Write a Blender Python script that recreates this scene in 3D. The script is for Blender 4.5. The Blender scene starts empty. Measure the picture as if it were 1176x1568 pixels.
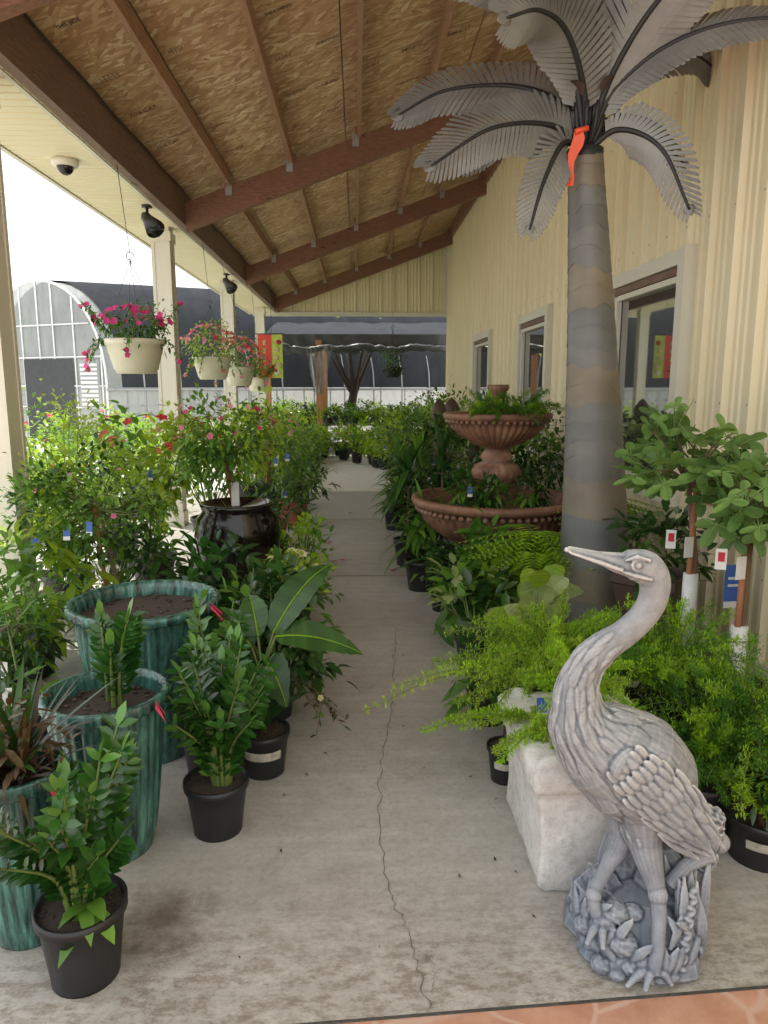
import bpy, math, random
from mathutils import Vector, Matrix, noise
R=random.Random(7)
V=Vector
def U(a,b): return R.uniform(a,b)
scene=bpy.context.scene
# ------------------------------------------------------------------ materials
def newmat(name):
    m=bpy.data.materials.new(name); m.use_nodes=True
    nt=m.node_tree; b=nt.nodes.get('Principled BSDF'); return m,nt,b
def N(nt,t,**k):
    n=nt.nodes.new(t)
    for a,v in k.items(): setattr(n,a,v)
    return n
def c4(c): return (c[0],c[1],c[2],1)
def ramp(nt,fac,stops):
    r=N(nt,'ShaderNodeValToRGB'); e=r.color_ramp.elements
    while len(e)<len(stops): e.new(0.5)
    for i,(p,c) in enumerate(stops):
        e[i].position=p; e[i].color=c4(c) if len(c)==3 else c
    nt.links.new(fac,r.inputs[0]); return r.outputs[0]
def noisen(nt,scale,detail=4,vec=None,rough=.55,dist=0):
    n=N(nt,'ShaderNodeTexNoise'); n.inputs['Scale'].default_value=scale; n.inputs['Detail'].default_value=detail
    n.inputs['Roughness'].default_value=rough; n.inputs['Distortion'].default_value=dist
    if vec: nt.links.new(vec,n.inputs['Vector'])
    return n.outputs['Fac']
def pos(nt,scale=(1,1,1),rot=(0,0,0)):
    g=N(nt,'ShaderNodeTexCoord'); m=N(nt,'ShaderNodeMapping'); m.inputs['Scale'].default_value=scale; m.inputs['Rotation'].default_value=rot
    nt.links.new(g.outputs['Object'],m.inputs[0]); return m.outputs[0]
def mix(nt,fac,a,b,mode='MIX'):
    m=N(nt,'ShaderNodeMix',data_type='RGBA',blend_type=mode)
    for i,x in ((0,fac),(6,a),(7,b)):
        if isinstance(x,(int,float)): m.inputs[i].default_value=x
        elif isinstance(x,tuple): m.inputs[i].default_value=c4(x)
        else: nt.links.new(x,m.inputs[i])
    return m.outputs[2]
def bump(nt,b,h,strength=.3,dist=.01):
    n=N(nt,'ShaderNodeBump'); n.inputs['Strength'].default_value=strength; n.inputs['Distance'].default_value=dist
    nt.links.new(h,n.inputs['Height']); nt.links.new(n.outputs[0],b.inputs['Normal'])
def simple(name,c,rough=.6,metal=0,var=.25,scale=6,bmp=.1,c2=None,spec=.5):
    m,nt,b=newmat(name); v=pos(nt)
    f=noisen(nt,scale,5,v)
    c2=c2 or tuple(x*(1-var) for x in c)
    nt.links.new(ramp(nt,f,[(.3,c2),(.7,c)]),b.inputs['Base Color'])
    b.inputs['Roughness'].default_value=rough; b.inputs['Metallic'].default_value=metal
    b.inputs['Specular IOR Level'].default_value=spec
    if bmp: bump(nt,b,noisen(nt,scale*8,4,v),bmp,.005)
    return m
def leafmat(name,c1,c2,rough=.4,trans=.25,spec=.4,hl=None):
    m,nt,b=newmat(name)
    a=N(nt,'ShaderNodeAttribute'); a.attribute_name='var'
    col=ramp(nt,a.outputs['Fac'],[(0,c1),(.75,c2),(1,hl or tuple(min(1,x*1.35) for x in c2))])
    n=noisen(nt,14,3,pos(nt))
    col=mix(nt,n,mix(nt,.45,col,(0,0,0)),col)
    nt.links.new(col,b.inputs['Base Color']); b.inputs['Roughness'].default_value=rough
    b.inputs['Specular IOR Level'].default_value=spec
    t=N(nt,'ShaderNodeBsdfTranslucent'); nt.links.new(mix(nt,.5,col,(c2[0]*1.6,c2[1]*1.6,c2[2]*.8)),t.inputs[0])
    s=N(nt,'ShaderNodeMixShader'); s.inputs[0].default_value=trans
    o=nt.nodes['Material Output']
    nt.links.new(b.outputs[0],s.inputs[1]); nt.links.new(t.outputs[0],s.inputs[2]); nt.links.new(s.outputs[0],o.inputs[0])
    return m
M={}
M['leaf_dark']=leafmat('leaf_dark',(.012,.045,.012),(.05,.14,.026),.28,.15,.5)
M['leaf_mid']=leafmat('leaf_mid',(.045,.13,.02),(.16,.33,.045),.4,.28)
M['leaf_lime']=leafmat('leaf_lime',(.18,.34,.03),(.44,.60,.06),.45,.35)
M['leaf_fern']=leafmat('leaf_fern',(.15,.33,.02),(.38,.62,.04),.55,.38,.25)
M['leaf_fernd']=leafmat('leaf_fern_deep',(.03,.12,.02),(.12,.30,.035),.55,.3,.25)
M['leaf_zz']=leafmat('leaf_zz',(.010,.05,.010),(.042,.14,.020),.24,.12,.5,hl=(.13,.30,.05))
M['leaf_banana']=leafmat('leaf_banana',(.014,.05,.016),(.05,.125,.028),.33,.22)
M['leaf_fig']=leafmat('leaf_fig',(.07,.16,.04),(.20,.35,.09),.5,.28)
M['leaf_brom']=leafmat('leaf_brom',(.035,.012,.014),(.11,.07,.03),.35,.15)
M['leaf_white']=leafmat('leaf_pale',(.24,.36,.11),(.50,.58,.26),.5,.3)
M['pink']=leafmat('petal_pink',(.55,.02,.18),(.85,.06,.34),.5,.3)
M['palepink']=leafmat('petal_pale_pink',(.75,.16,.30),(.85,.42,.52),.5,.3)
M['redfl']=leafmat('petal_red',(.6,.02,.05),(.85,.07,.12),.5,.3)
M['yellow']=leafmat('petal_cream',(.75,.62,.2),(.9,.85,.55),.5,.3)
M['stem']=simple('stem_green',(.14,.20,.05),.5)
M['bark']=simple('bark',(.20,.13,.08),.85,bmp=.5)
M['darkbark']=simple('dark_bark',(.05,.035,.025),.85,bmp=.5)
M['stake']=simple('stake_wood',(.36,.15,.07),.7)
M['soil']=simple('soil',(.055,.04,.03),.95,bmp=.8,scale=20)
M['blackpot']=simple('black_plastic_pot',(.018,.019,.022),.42,var=.4,scale=3)
M['tag_blue']=simple('tag_blue',(.05,.14,.5),.4)
M['tag_white']=simple('tag_white',(.75,.75,.73),.4,var=.12,scale=30)
M['label']=simple('label_cream',(.60,.57,.47),.6,var=.5,scale=35)
M['ribbonpink']=simple('ribbon_pink',(.9,.12,.22),.4)
M['orange']=simple('ribbon_orange',(.85,.10,.03),.35,var=.1)
M['cream']=simple('cream_paint',(.72,.69,.58),.45,var=.04,scale=1.5,bmp=.03)
M['trim']=simple('trim_paint',(.72,.69,.58),.45,var=.05)
M['basket']=simple('basket_plastic',(.72,.68,.54),.4,var=.12)
M['wire']=simple('wire_metal',(.10,.10,.11),.4,.6)
M['lampblk']=simple('lamp_black',(.02,.018,.017),.4)
M['terra']=simple('terracotta_pot',(.40,.13,.08),.6)
def siding():
    m,nt,b=newmat('metal_siding'); v=pos(nt,(1,1,.25))
    nt.links.new(ramp(nt,noisen(nt,1.7,4,v),[(.3,(.78,.69,.45)),(.7,(.83,.75,.52))]),b.inputs['Base Color'])
    b.inputs['Roughness'].default_value=.38; return m
M['siding']=siding()
def wood(name,ca,cb,sc=(1,1,1)):
    m,nt,b=newmat(name); v=pos(nt,sc)
    f=noisen(nt,6,7,v,.65,.6); g=noisen(nt,1.5,3,pos(nt))
    col=ramp(nt,f,[(.3,ca),(.65,cb)]); col=mix(nt,g,mix(nt,.4,col,(.03,.015,.01)),col)
    k=noisen(nt,5,3,pos(nt,(1,1,3))); col=mix(nt,ramp(nt,k,[(.68,(0,0,0)),(.74,(1,1,1))]),col,(.07,.03,.02))
    nt.links.new(col,b.inputs['Base Color']); b.inputs['Roughness'].default_value=.62
    bump(nt,b,f,.3,.01); return m
M['beam']=wood('beam_wood',(.17,.075,.045),(.33,.165,.10),(2,14,14))
M['header']=wood('header_wood',(.14,.08,.058),(.28,.175,.125),(14,1.2,14))
M['purlin']=wood('purlin_wood',(.28,.14,.08),(.50,.29,.175),(14,1.5,14))
def osb():
    m,nt,b=newmat('osb_sheathing')
    cols=[];facs=[]
    for i,(s,r) in enumerate((((7,34,10),.35),((8,30,10),-.55),((6,36,10),-.1),((10,26,10),.9))):
        v=pos(nt,(1,1,1),(0,0,r)); mp=N(nt,'ShaderNodeMapping'); mp.inputs['Scale'].default_value=s; mp.inputs['Location'].default_value=(i*3.1,i*1.7,0)
        nt.links.new(v,mp.inputs[0])
        vo=N(nt,'ShaderNodeTexVoronoi'); vo.inputs['Scale'].default_value=1.0; nt.links.new(mp.outputs[0],vo.inputs['Vector'])
        sx=N(nt,'ShaderNodeSeparateColor'); nt.links.new(vo.outputs['Color'],sx.inputs[0]); facs.append((sx.outputs[0],sx.outputs[1]))
        cols.append(ramp(nt,sx.outputs[0],[(0,(.42,.255,.14)),(.45,(.57,.375,.215)),(.8,(.68,.49,.30)),(1,(.82,.69,.48))]))
    c=cols[0]
    for i in (1,2,3):
        st=N(nt,'ShaderNodeMath',operation='GREATER_THAN'); st.inputs[1].default_value=.68; nt.links.new(facs[i][1],st.inputs[0])
        c=mix(nt,st.outputs[0],c,cols[i])
    big=noisen(nt,1.3,5,pos(nt),.65); c=mix(nt,ramp(nt,big,[(.32,(0,0,0)),(.64,(1,1,1))]),mix(nt,.42,c,(.28,.13,.06)),c)
    nt.links.new(c,b.inputs['Base Color']); b.inputs['Roughness'].default_value=.75
    return m
M['osb']=osb()
M['ink']=simple('ink',(.15,.09,.06),.9,bmp=0)
def concrete():
    m,nt,b=newmat('concrete')
    v=pos(nt); sep=N(nt,'ShaderNodeSeparateXYZ'); nt.links.new(v,sep.inputs[0])
    n1=noisen(nt,1.1,6,v,.65,.4); n2=noisen(nt,9,6,v,.7); n3=noisen(nt,45,4,v,.7)
    c=ramp(nt,n1,[(.28,(.45,.425,.385)),(.5,(.54,.515,.475)),(.72,(.64,.62,.585))])
    c=mix(nt,.5,c,ramp(nt,n2,[(.3,(.60,.57,.53)),(.7,(1,1,1))]),'MULTIPLY')
    c=mix(nt,.4,c,ramp(nt,n3,[(.35,(.6,.59,.57)),(.55,(1,1,1))]),'MULTIPLY')
    rr=N(nt,'ShaderNodeMapRange'); rr.inputs[1].default_value=2.2; rr.inputs[2].default_value=1.72; nt.links.new(sep.outputs[1],rr.inputs[0])
    bl=ramp(nt,noisen(nt,18,8,pos(nt,(.7,1.4,1)),.85),[(.42,(.42,.35,.27)),(.54,(1,1,1))])
    fm=N(nt,'ShaderNodeMath',operation='MULTIPLY'); nt.links.new(rr.outputs[0],fm.inputs[0]); fm.inputs[1].default_value=.7
    c=mix(nt,fm.outputs[0],c,bl,'MULTIPLY')
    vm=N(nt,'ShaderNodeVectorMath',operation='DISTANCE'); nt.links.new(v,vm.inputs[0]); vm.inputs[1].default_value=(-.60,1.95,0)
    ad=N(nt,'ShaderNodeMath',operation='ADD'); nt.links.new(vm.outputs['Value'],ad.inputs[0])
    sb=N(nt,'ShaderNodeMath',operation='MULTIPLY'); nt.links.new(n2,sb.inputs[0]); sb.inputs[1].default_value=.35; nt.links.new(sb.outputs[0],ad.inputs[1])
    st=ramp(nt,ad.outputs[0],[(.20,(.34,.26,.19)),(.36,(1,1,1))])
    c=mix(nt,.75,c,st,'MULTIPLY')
    spots=ramp(nt,noisen(nt,4.3,3,pos(nt),.5,1.2),[(.66,(1,1,1)),(.74,(.74,.69,.62))])
    c=mix(nt,.6,c,spots,'MULTIPLY')
    c=mix(nt,.35,c,ramp(nt,noisen(nt,3,5,pos(nt,(.5,6,1)),.6),[(.35,(.66,.66,.66)),(.65,(1,1,1))]),'MULTIPLY')
    nt.links.new(c,b.inputs['Base Color'])
    nt.links.new(ramp(nt,n1,[(.3,(.28,.28,.28)),(.7,(.52,.52,.52))]),b.inputs['Roughness'])
    bump(nt,b,n3,.25,.004); return m
M['concrete']=concrete()
M['crack']=simple('crack',(.20,.165,.13),.9,scale=30,bmp=0)
def flag():
    m,nt,b=newmat('stamped_terracotta')
    v=pos(nt); nz=N(nt,'ShaderNodeTexNoise'); nz.inputs['Scale'].default_value=4; nt.links.new(v,nz.inputs['Vector'])
    ad=mix(nt,.12,v,nz.outputs['Color'])
    vo=N(nt,'ShaderNodeTexVoronoi',feature='DISTANCE_TO_EDGE'); vo.inputs['Scale'].default_value=3.6; nt.links.new(ad,vo.inputs['Vector'])
    c=ramp(nt,noisen(nt,7,6,v,.7),[(.3,(.40,.19,.12)),(.7,(.58,.33,.23))])
    g=ramp(nt,vo.outputs['Distance'],[(.012,(1,1,1)),(.035,(0,0,0))])
    nt.links.new(mix(nt,g,c,(.55,.36,.27)),b.inputs['Base Color']); b.inputs['Roughness'].default_value=.55
    bump(nt,b,vo.outputs['Distance'],.5,.02); return m
M['flag']=flag()
M['gravel']=simple('gravel',(.72,.70,.65),.9,scale=14,bmp=.8,var=.3)
M['sunpaintgravel']=simple('sun_painted_gravel',(.86,.84,.80),.9,scale=25,bmp=.8,var=.2)  # gravel with sunlight painted into its base colour for the far path
def glaze():
    m,nt,b=newmat('teal_glaze'); v=pos(nt,(1,1,.09))
    f=noisen(nt,30,6,v,.75,.4); w=noisen(nt,4,4,pos(nt,(1,1,.6)))
    c=ramp(nt,f,[(.38,(.010,.015,.013)),(.47,(.03,.085,.07)),(.58,(.07,.21,.17)),(.72,(.19,.40,.33))])
    c=mix(nt,ramp(nt,w,[(.35,(0,0,0)),(.65,(1,1,1))]),c,mix(nt,.55,c,(.035,.12,.10)))
    nt.links.new(c,b.inputs['Base Color']); b.inputs['Roughness'].default_value=.2; b.inputs['Coat Weight'].default_value=.3
    bump(nt,b,f,.4,.006); return m
M['glaze']=glaze()
M['blackglaze']=simple('black_glaze',(.012,.008,.008),.08,var=.5)
def fountainm():
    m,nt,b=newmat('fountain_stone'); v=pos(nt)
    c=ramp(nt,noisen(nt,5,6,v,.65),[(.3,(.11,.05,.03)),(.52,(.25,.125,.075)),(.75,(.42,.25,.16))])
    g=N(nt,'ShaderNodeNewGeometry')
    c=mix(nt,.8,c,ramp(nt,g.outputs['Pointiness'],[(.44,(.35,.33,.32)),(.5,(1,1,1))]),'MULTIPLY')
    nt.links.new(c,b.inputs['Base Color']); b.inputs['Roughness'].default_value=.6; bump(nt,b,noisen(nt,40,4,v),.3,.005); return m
M['fountain']=fountainm()
def statuem():
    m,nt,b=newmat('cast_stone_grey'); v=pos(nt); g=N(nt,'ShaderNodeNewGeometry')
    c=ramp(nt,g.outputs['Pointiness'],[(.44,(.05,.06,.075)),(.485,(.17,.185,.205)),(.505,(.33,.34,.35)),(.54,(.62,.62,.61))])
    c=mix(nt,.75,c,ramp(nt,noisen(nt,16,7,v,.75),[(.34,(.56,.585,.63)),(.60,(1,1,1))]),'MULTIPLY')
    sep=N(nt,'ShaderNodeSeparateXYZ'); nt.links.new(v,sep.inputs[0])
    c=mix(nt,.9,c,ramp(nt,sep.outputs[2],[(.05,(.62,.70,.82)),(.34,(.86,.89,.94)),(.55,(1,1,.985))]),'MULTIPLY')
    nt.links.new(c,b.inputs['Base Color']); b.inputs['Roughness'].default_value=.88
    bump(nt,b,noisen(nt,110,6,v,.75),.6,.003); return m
M['statue']=statuem()
def limem():
    m,nt,b=newmat('limestone'); v=pos(nt)
    c=ramp(nt,noisen(nt,6,7,v,.7),[(.3,(.52,.51,.48)),(.5,(.70,.69,.66)),(.7,(.79,.78,.76))])
    c=mix(nt,.45,c,ramp(nt,noisen(nt,38,4,v,.8),[(.38,(.6,.59,.56)),(.52,(1,1,1))]),'MULTIPLY')
    nt.links.new(c,b.inputs['Base Color']); b.inputs['Roughness'].default_value=.9; bump(nt,b,noisen(nt,28,6,v,.75),.6,.010); return m
M['limestone']=limem()
M['palmmetal']=simple('palm_leaf_metal',(.27,.275,.265),.48,.3,var=.45,scale=3,bmp=.15)
M['palmdark']=simple('palm_rib_metal',(.04,.04,.042),.5,.4)
M['tr_a']=simple('trunk_paint_grey',(.185,.185,.172),.5,.15,var=.3,scale=5)
M['tr_b']=simple('trunk_paint_tan',(.235,.20,.148),.5,.15,var=.3,scale=5)
M['tr_c']=simple('trunk_paint_slate',(.165,.17,.163),.5,.15,var=.3,scale=5)
def glassm():
    m,nt,b=newmat('window_glass'); b.inputs['Base Color'].default_value=(.42,.43,.41,1); b.inputs['Roughness'].default_value=.02
    b.inputs['Metallic'].default_value=.9; bump(nt,b,noisen(nt,1.8,1,pos(nt)),.02,.01); return m
M['glass']=glassm()
def film(name,c,alpha,rough=.3,spec=.5):
    m,nt,b=newmat(name); v=pos(nt,(1,1,.4))
    f=noisen(nt,2.5,5,v,.6,.5); nt.links.new(ramp(nt,f,[(.3,tuple(x*.7 for x in c)),(.7,c)]),b.inputs['Base Color'])
    b.inputs['Roughness'].default_value=rough; b.inputs['Specular IOR Level'].default_value=spec
    bump(nt,b,f,.5,.05)
    if alpha<1:
        t=N(nt,'ShaderNodeBsdfTransparent'); s=N(nt,'ShaderNodeMixShader'); s.inputs[0].default_value=alpha
        nt.links.new(t.outputs[0],s.inputs[1]); nt.links.new(b.outputs[0],s.inputs[2]); nt.links.new(s.outputs[0],nt.nodes['Material Output'].inputs[0])
    return m
M['film']=film('greenhouse_film',(.52,.55,.54),.55,.5,.3)
M['cloth']=film('shade_cloth',(.050,.054,.062),1,.9,.05)
M['tarp']=film('plastic_tarp',(.075,.08,.085),1,.35,.4)
M['clearpl']=film('clear_plastic_sheet',(.35,.37,.37),.5,.2,.6)
M['greyframe']=simple('galvanised_pipe',(.42,.43,.43),.5,.4)
M['whiteframe']=simple('white_pipe',(.78,.79,.78),.5,0,var=.1)
M['roofmetal']=simple('roof_metal',(.55,.57,.58),.4,.4)
M['darkopen']=simple('painted_dark_opening',(.06,.065,.07),.8)  # flat dark colour painted in for the shade inside the gable opening
M['postwood']=wood('post_wood',(.45,.18,.07),(.65,.30,.13),(14,14,1.5))
M['darkplanter']=simple('dark_clay',(.09,.055,.04),.5)
M['benchw']=simple('bench_grey',(.10,.10,.10),.7)
M['red']=simple('banner_red',(.75,.07,.04),.5,var=.05); M['green']=simple('banner_green',(.25,.5,.07),.5,var=.2,c2=(.8,.75,.1),scale=9)

# ------------------------------------------------------------------ mesh builder
def cat(pts,n):
    P=[V(p) for p in pts]; out=[]
    P=[P[0]*2-P[1]]+P+[P[-1]*2-P[-2]]
    k=len(P)-3
    for i in range(n+1):
        x=i/n*k; j=min(int(x),k-1); t=x-j; a,b,c,d=P[j:j+4]
        out.append(.5*((2*b)+(c-a)*t+(2*a-5*b+4*c-d)*t*t+(3*b-a-3*c+d)*t**3))
    return out
def lerps(vals,n):
    k=len(vals)-1; o=[]
    for i in range(n+1):
        x=i/n*k; j=min(int(x),k-1); t=x-j; t=t*t*(3-2*t)*.5+t*.5
        o.append(vals[j]*(1-t)+vals[j+1]*t)
    return o
class MB:
    def __init__(s): s.v=[];s.f=[];s.m=[];s.a=[];s.s=[];s.mats=[]
    def mi(s,name):
        if name not in s.mats: s.mats.append(name)
        return s.mats.index(name)
    def add(s,vs,fs,mat,var=.5,smooth=False):
        o=len(s.v); s.v.extend(vs); k=s.mi(mat)
        for f in fs: s.f.append([i+o for i in f]); s.m.append(k); s.a.append(var); s.s.append(smooth)
    def box(s,c,d,mat,rz=0,top=(1,1),off=(0,0)):
        x,y,z=d[0]/2,d[1]/2,d[2]/2; cs,sn=math.cos(rz),math.sin(rz); vs=[]
        for dz in (-1,1):
            k=top if dz>0 else (1,1)
            for dx,dy in ((-1,-1),(1,-1),(1,1),(-1,1)):
                px,py=dx*x*k[0],dy*y*k[1]
                vs.append((c[0]+px*cs-py*sn,c[1]+px*sn+py*cs,c[2]+dz*z))
        s.add(vs,[(3,2,1,0),(4,5,6,7),(0,1,5,4),(1,2,6,5),(2,3,7,6),(3,0,4,7)],mat)
    def tube(s,pts,rad,n=8,mat='stem',ry=None,side=None,var=.5,smooth=True,cap=True):
        pts=[V(p) for p in pts]
        if isinstance(rad,(int,float)): rad=[rad]*len(pts)
        ry=ry or rad; vs=[];prev=None
        for i,p in enumerate(pts):
            t=(pts[min(i+1,len(pts)-1)]-pts[max(i-1,0)])
            if t.length<1e-9: t=V((0,0,1))
            t.normalize()
            if side: b=V(side)
            else:
                b=prev if prev is not None else (V((0,0,1)) if abs(t.z)<.9 else V((1,0,0)))
            b=(b-t*b.dot(t)).normalized(); prev=b; nn=t.cross(b)
            for j in range(n):
                a=2*math.pi*j/n; vs.append(tuple(p+nn*math.cos(a)*rad[i]+b*math.sin(a)*ry[i]))
        fs=[]
        for i in range(len(pts)-1):
            for j in range(n): fs.append((i*n+j,i*n+(j+1)%n,(i+1)*n+(j+1)%n,(i+1)*n+j))
        if cap: fs.append(tuple(range(n))[::-1]); fs.append(tuple((len(pts)-1)*n+j for j in range(n)))
        s.add(vs,fs,mat,var,smooth)
    def lathe(s,prof,c,n,mat,fn=None,smooth=True):
        vs=[]
        for k,(r,z) in enumerate(prof):
            for j in range(n):
                a=2*math.pi*j/n; rr=r*(fn(a,k,z) if fn else 1)
                vs.append((c[0]+rr*math.cos(a),c[1]+rr*math.sin(a),c[2]+z))
        fs=[]
        for i in range(len(prof)-1):
            for j in range(n): fs.append((i*n+j,i*n+(j+1)%n,(i+1)*n+(j+1)%n,(i+1)*n+j))
        s.add(vs,fs,mat,.5,smooth)
    def ell(s,c,r,mat,n=10,m=7,rot=None,jit=0,smooth=True):
        vs=[];fs=[];c=V(c)
        for i in range(m+1):
            th=math.pi*i/m
            for j in range(n):
                a=2*math.pi*j/n; p=V((r[0]*math.sin(th)*math.cos(a),r[1]*math.sin(th)*math.sin(a),r[2]*math.cos(th)))
                if jit: p*=1+jit*noise.noise(p*3/max(r)+c*7)
                if rot: p=rot@p
                vs.append(tuple(c+p))
        for i in range(m):
            for j in range(n): fs.append((i*n+j,(i+1)*n+j,(i+1)*n+(j+1)%n,i*n+(j+1)%n))
        s.add(vs,fs,mat,.5,smooth)
    def leaf(s,p,d,L,W,mat,var,kind=1,droop=.25,fold=.2,up=(0,0,1)):
        d=V(d)
        if d.length<1e-6: d=V((0,0,1))
        d.normalize(); up=V(up); sd=d.cross(up)
        if sd.length<.05: sd=d.cross(V((1,0,0)))
        sd.normalize(); nn=sd.cross(d); p=V(p)
        def q(t,w):
            c=p+d*(L*t)-V((0,0,1))*(droop*L*t*t)
            return c+sd*w*W+nn*abs(w)*W*fold
        if kind==0:
            s.add([tuple(q(0,0)),tuple(q(.45,.5)),tuple(q(1,0)),tuple(q(.45,-.5))],[(0,1,2),(0,2,3)],mat,var)
        elif kind==1:
            s.add([tuple(q(*x)) for x in ((0,0),(.28,.42),(.28,0),(.28,-.42),(.66,.4),(.66,0),(.66,-.4),(1,0))],
              [(0,1,2),(0,2,3),(1,4,5,2),(2,5,6,3),(4,7,5),(5,7,6)],mat,var,True)
        else:
            n=kind; vs=[];fs=[]
            for i in range(n+1):
                t=i/n; w=.5*math.sin(math.pi*min(1,t**.75*.985+.015))**.7
                if i==n: w=0.01
                wob=.0 if n<6 else U(-.03,.03)
                vs+= [tuple(q(t,w+wob)),tuple(q(t,0)),tuple(q(t,-w-wob))]
            if n>=14:
                for i in range(n):
                    a=i*3; k=U(-.22,.22)
                    s.add([vs[a],vs[a+3],vs[a+4],vs[a+1]],[(0,1,2,3)],mat,max(0,min(1,var+k)),True)
                    s.add([vs[a+1],vs[a+4],vs[a+5],vs[a+2]],[(0,1,2,3)],mat,max(0,min(1,var+k-.08)),True)
                return
            for i in range(n):
                a=i*3; fs+=[(a,a+3,a+4,a+1),(a+1,a+4,a+5,a+2)]
            s.add(vs,fs,mat,var,True)
    def flower(s,p,n,r,mat,var=.5):
        n=V(n).normalized(); a=n.cross(V((.3,.2,1))).normalized(); b=n.cross(a); p=V(p); t0=U(0,6)
        for k in range(5):
            t=t0+k*1.2566; e=a*math.cos(t)+b*math.sin(t); f=a*math.cos(t+1.57)+b*math.sin(t+1.57)
            s.add([tuple(p),tuple(p+e*r*.6+f*r*.42+n*r*.2),tuple(p+e*r+n*r*.1),tuple(p+e*r*.6-f*r*.42+n*r*.2)],[(0,1,2,3)],mat,var)
    def obj(s,name,parent=None):
        me=bpy.data.meshes.new(name); me.from_pydata(s.v,[],s.f)
        for k in s.mats: me.materials.append(M[k])
        me.polygons.foreach_set('material_index',s.m); me.polygons.foreach_set('use_smooth',s.s)
        at=me.attributes.new('var','FLOAT','FACE'); at.data.foreach_set('value',s.a)
        me.update(); o=bpy.data.objects.new(name,me); scene.collection.objects.link(o)
        if parent: o.parent=parent
        return o
def empty(name):
    e=bpy.data.objects.new(name,None); scene.collection.objects.link(e); return e
def rdir():
    while True:
        p=V((U(-1,1),U(-1,1),U(-1,1)))
        if .05<p.length<1: return p.normalized()
# ------------------------------------------------------------------ plants
def pot(mb,c,r,h,mat='blackpot',label=False,n=28):
    k=.78
    mb.lathe([(0,0),(r*k,0),(r*k,.01),(r*.97,h*.86),(r*1.0,h*.87),(r*1.05,h*.88),(r*1.05,h),(r*.97,h),(r*.95,h*.9),(0,h*.9)],c,n,mat)
    mb.lathe([(r*.95,h*.915),(0,h*.93)],c,n,'soil')
    if n>20:
        for q in range(40):
            a=U(0,6.28); rr=r*.9*math.sqrt(R.random()); mb.ell((c[0]+rr*math.cos(a),c[1]+rr*math.sin(a),c[2]+h*.925),(.009,.007,.005),'soil',5,3)
    if label:
        vs=[];m_=9
        for z in (.46,.66):
            rr=r*(k+(1-k)*z)*1.01
            for j in range(m_+1):
                a=-math.pi/2+(-.9+1.8*j/m_); vs.append((c[0]+rr*math.cos(a),c[1]+rr*math.sin(a),c[2]+h*z))
        mb.add(vs,[(j,j+1,m_+2+j,m_+1+j) for j in range(m_)],'label')
def bush(mb,c,r,n,L,W,mats,clumps=14,kind=1,flowers=None,droop=.3,stem=None,shell=.5):
    c=V(c); cl=[]
    for i in range(clumps):
        d=rdir(); rad=U(shell,1.08)**.7; cc=V((c.x+d.x*r[0]*rad,c.y+d.y*r[1]*rad,c.z+d.z*r[2]*rad)); cl.append((cc,U(0,.55),R.choice(mats)))
        if stem:
            mid=(V(stem)+cc)*.5+V((0,0,-.1*r[2])); mb.tube([stem,mid,cc],[.008,.006,.003],4,'stem',cap=False)
    cr=.34*(r[0]+r[1]+r[2])/3
    for i in range(n):
        cc,v0,mt=R.choice(cl)
        p=cc+V((R.gauss(0,cr),R.gauss(0,cr),R.gauss(0,cr*.8)))*.75
        o=p-c; d=V((o.x/r[0],o.y/r[1],o.z/r[2]))*.7+rdir()*.8+V((0,0,.1))
        s=U(.65,1.2); mb.leaf(p,d,L*s,W*s,mt,min(1,max(0,v0+U(0,.5))),kind,droop*U(.3,1.4),.2,up=(U(-.4,.4),U(-.4,.4),1))
    if flowers:
        fm,cnt,fr=flowers
        for i in range(cnt):
            d=rdir(); d.z=abs(d.z)*.8
            p=V((c.x+d.x*r[0]*1.1,c.y+d.y*r[1]*1.1,c.z+d.z*r[2]*1.15))
            mb.flower(p,d+V((0,-.5,.3)),fr*U(.7,1.2),R.choice(fm) if isinstance(fm,list) else fm,U(0,1))
def tag(mb,p,mat='tag_blue',w=.035,h=.07,rz=0):
    dx,dy=math.cos(rz)*w/2,math.sin(rz)*w/2
    mb.add([(p[0]-dx,p[1]-dy,p[2]),(p[0]+dx,p[1]+dy,p[2]),(p[0]+dx,p[1]+dy+.01,p[2]+h),(p[0]-dx,p[1]-dy+.01,p[2]+h)],[(0,1,2,3)],mat)
    mb.add([(p[0]-dx,p[1]-dy-.002,p[2]),(p[0]+dx,p[1]+dy-.002,p[2]),(p[0]+dx,p[1]+dy+.001,p[2]+h*.28),(p[0]-dx,p[1]-dy+.001,p[2]+h*.28)],[(0,1,2,3)],'tag_white')
def zz(mb,c,n,h,spread,mat='leaf_zz',L=.075,bias=(0,0)):
    for i in range(n):
        a=U(0,6.28); sp=spread*U(.25,1); hh=h*U(.5,1.05)
        b=V((c[0]+math.cos(a)*.03,c[1]+math.sin(a)*.03,c[2]))
        e=b+V((math.cos(a)*sp+bias[0],math.sin(a)*sp+bias[1],hh)); m1=b+V((math.cos(a)*sp*.25,math.sin(a)*sp*.25,hh*.55))
        pts=cat([b,m1,e],14); mb.tube(pts,[.009*(1-.7*k/14) for k in range(15)],5,'stem',cap=False)
        v0=U(0,.6); LL=L*U(.75,1.15)
        for k in range(2,15):
            t=(pts[min(k+1,14)]-pts[k-1]).normalized(); sd=t.cross(V((math.sin(a),-math.cos(a),.3))).normalized()
            sd=t.cross(V((0,-1,.2))).normalized() if R.random()<.5 else sd
            for sg in (-1,1):
                if R.random()<.05: continue
                s=1-.35*abs(k-8)/8
                mb.leaf(pts[k],sd*sg+t*.75+rdir()*.2,LL*s*U(.8,1.15),LL*.48*s,mat,min(1,v0+U(0,.45)),1,.1,.3,up=(math.cos(a)*.6,-.5,.8))
        mb.leaf(pts[14],t,LL,LL*.42,mat,1,1,.1,.2)
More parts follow.
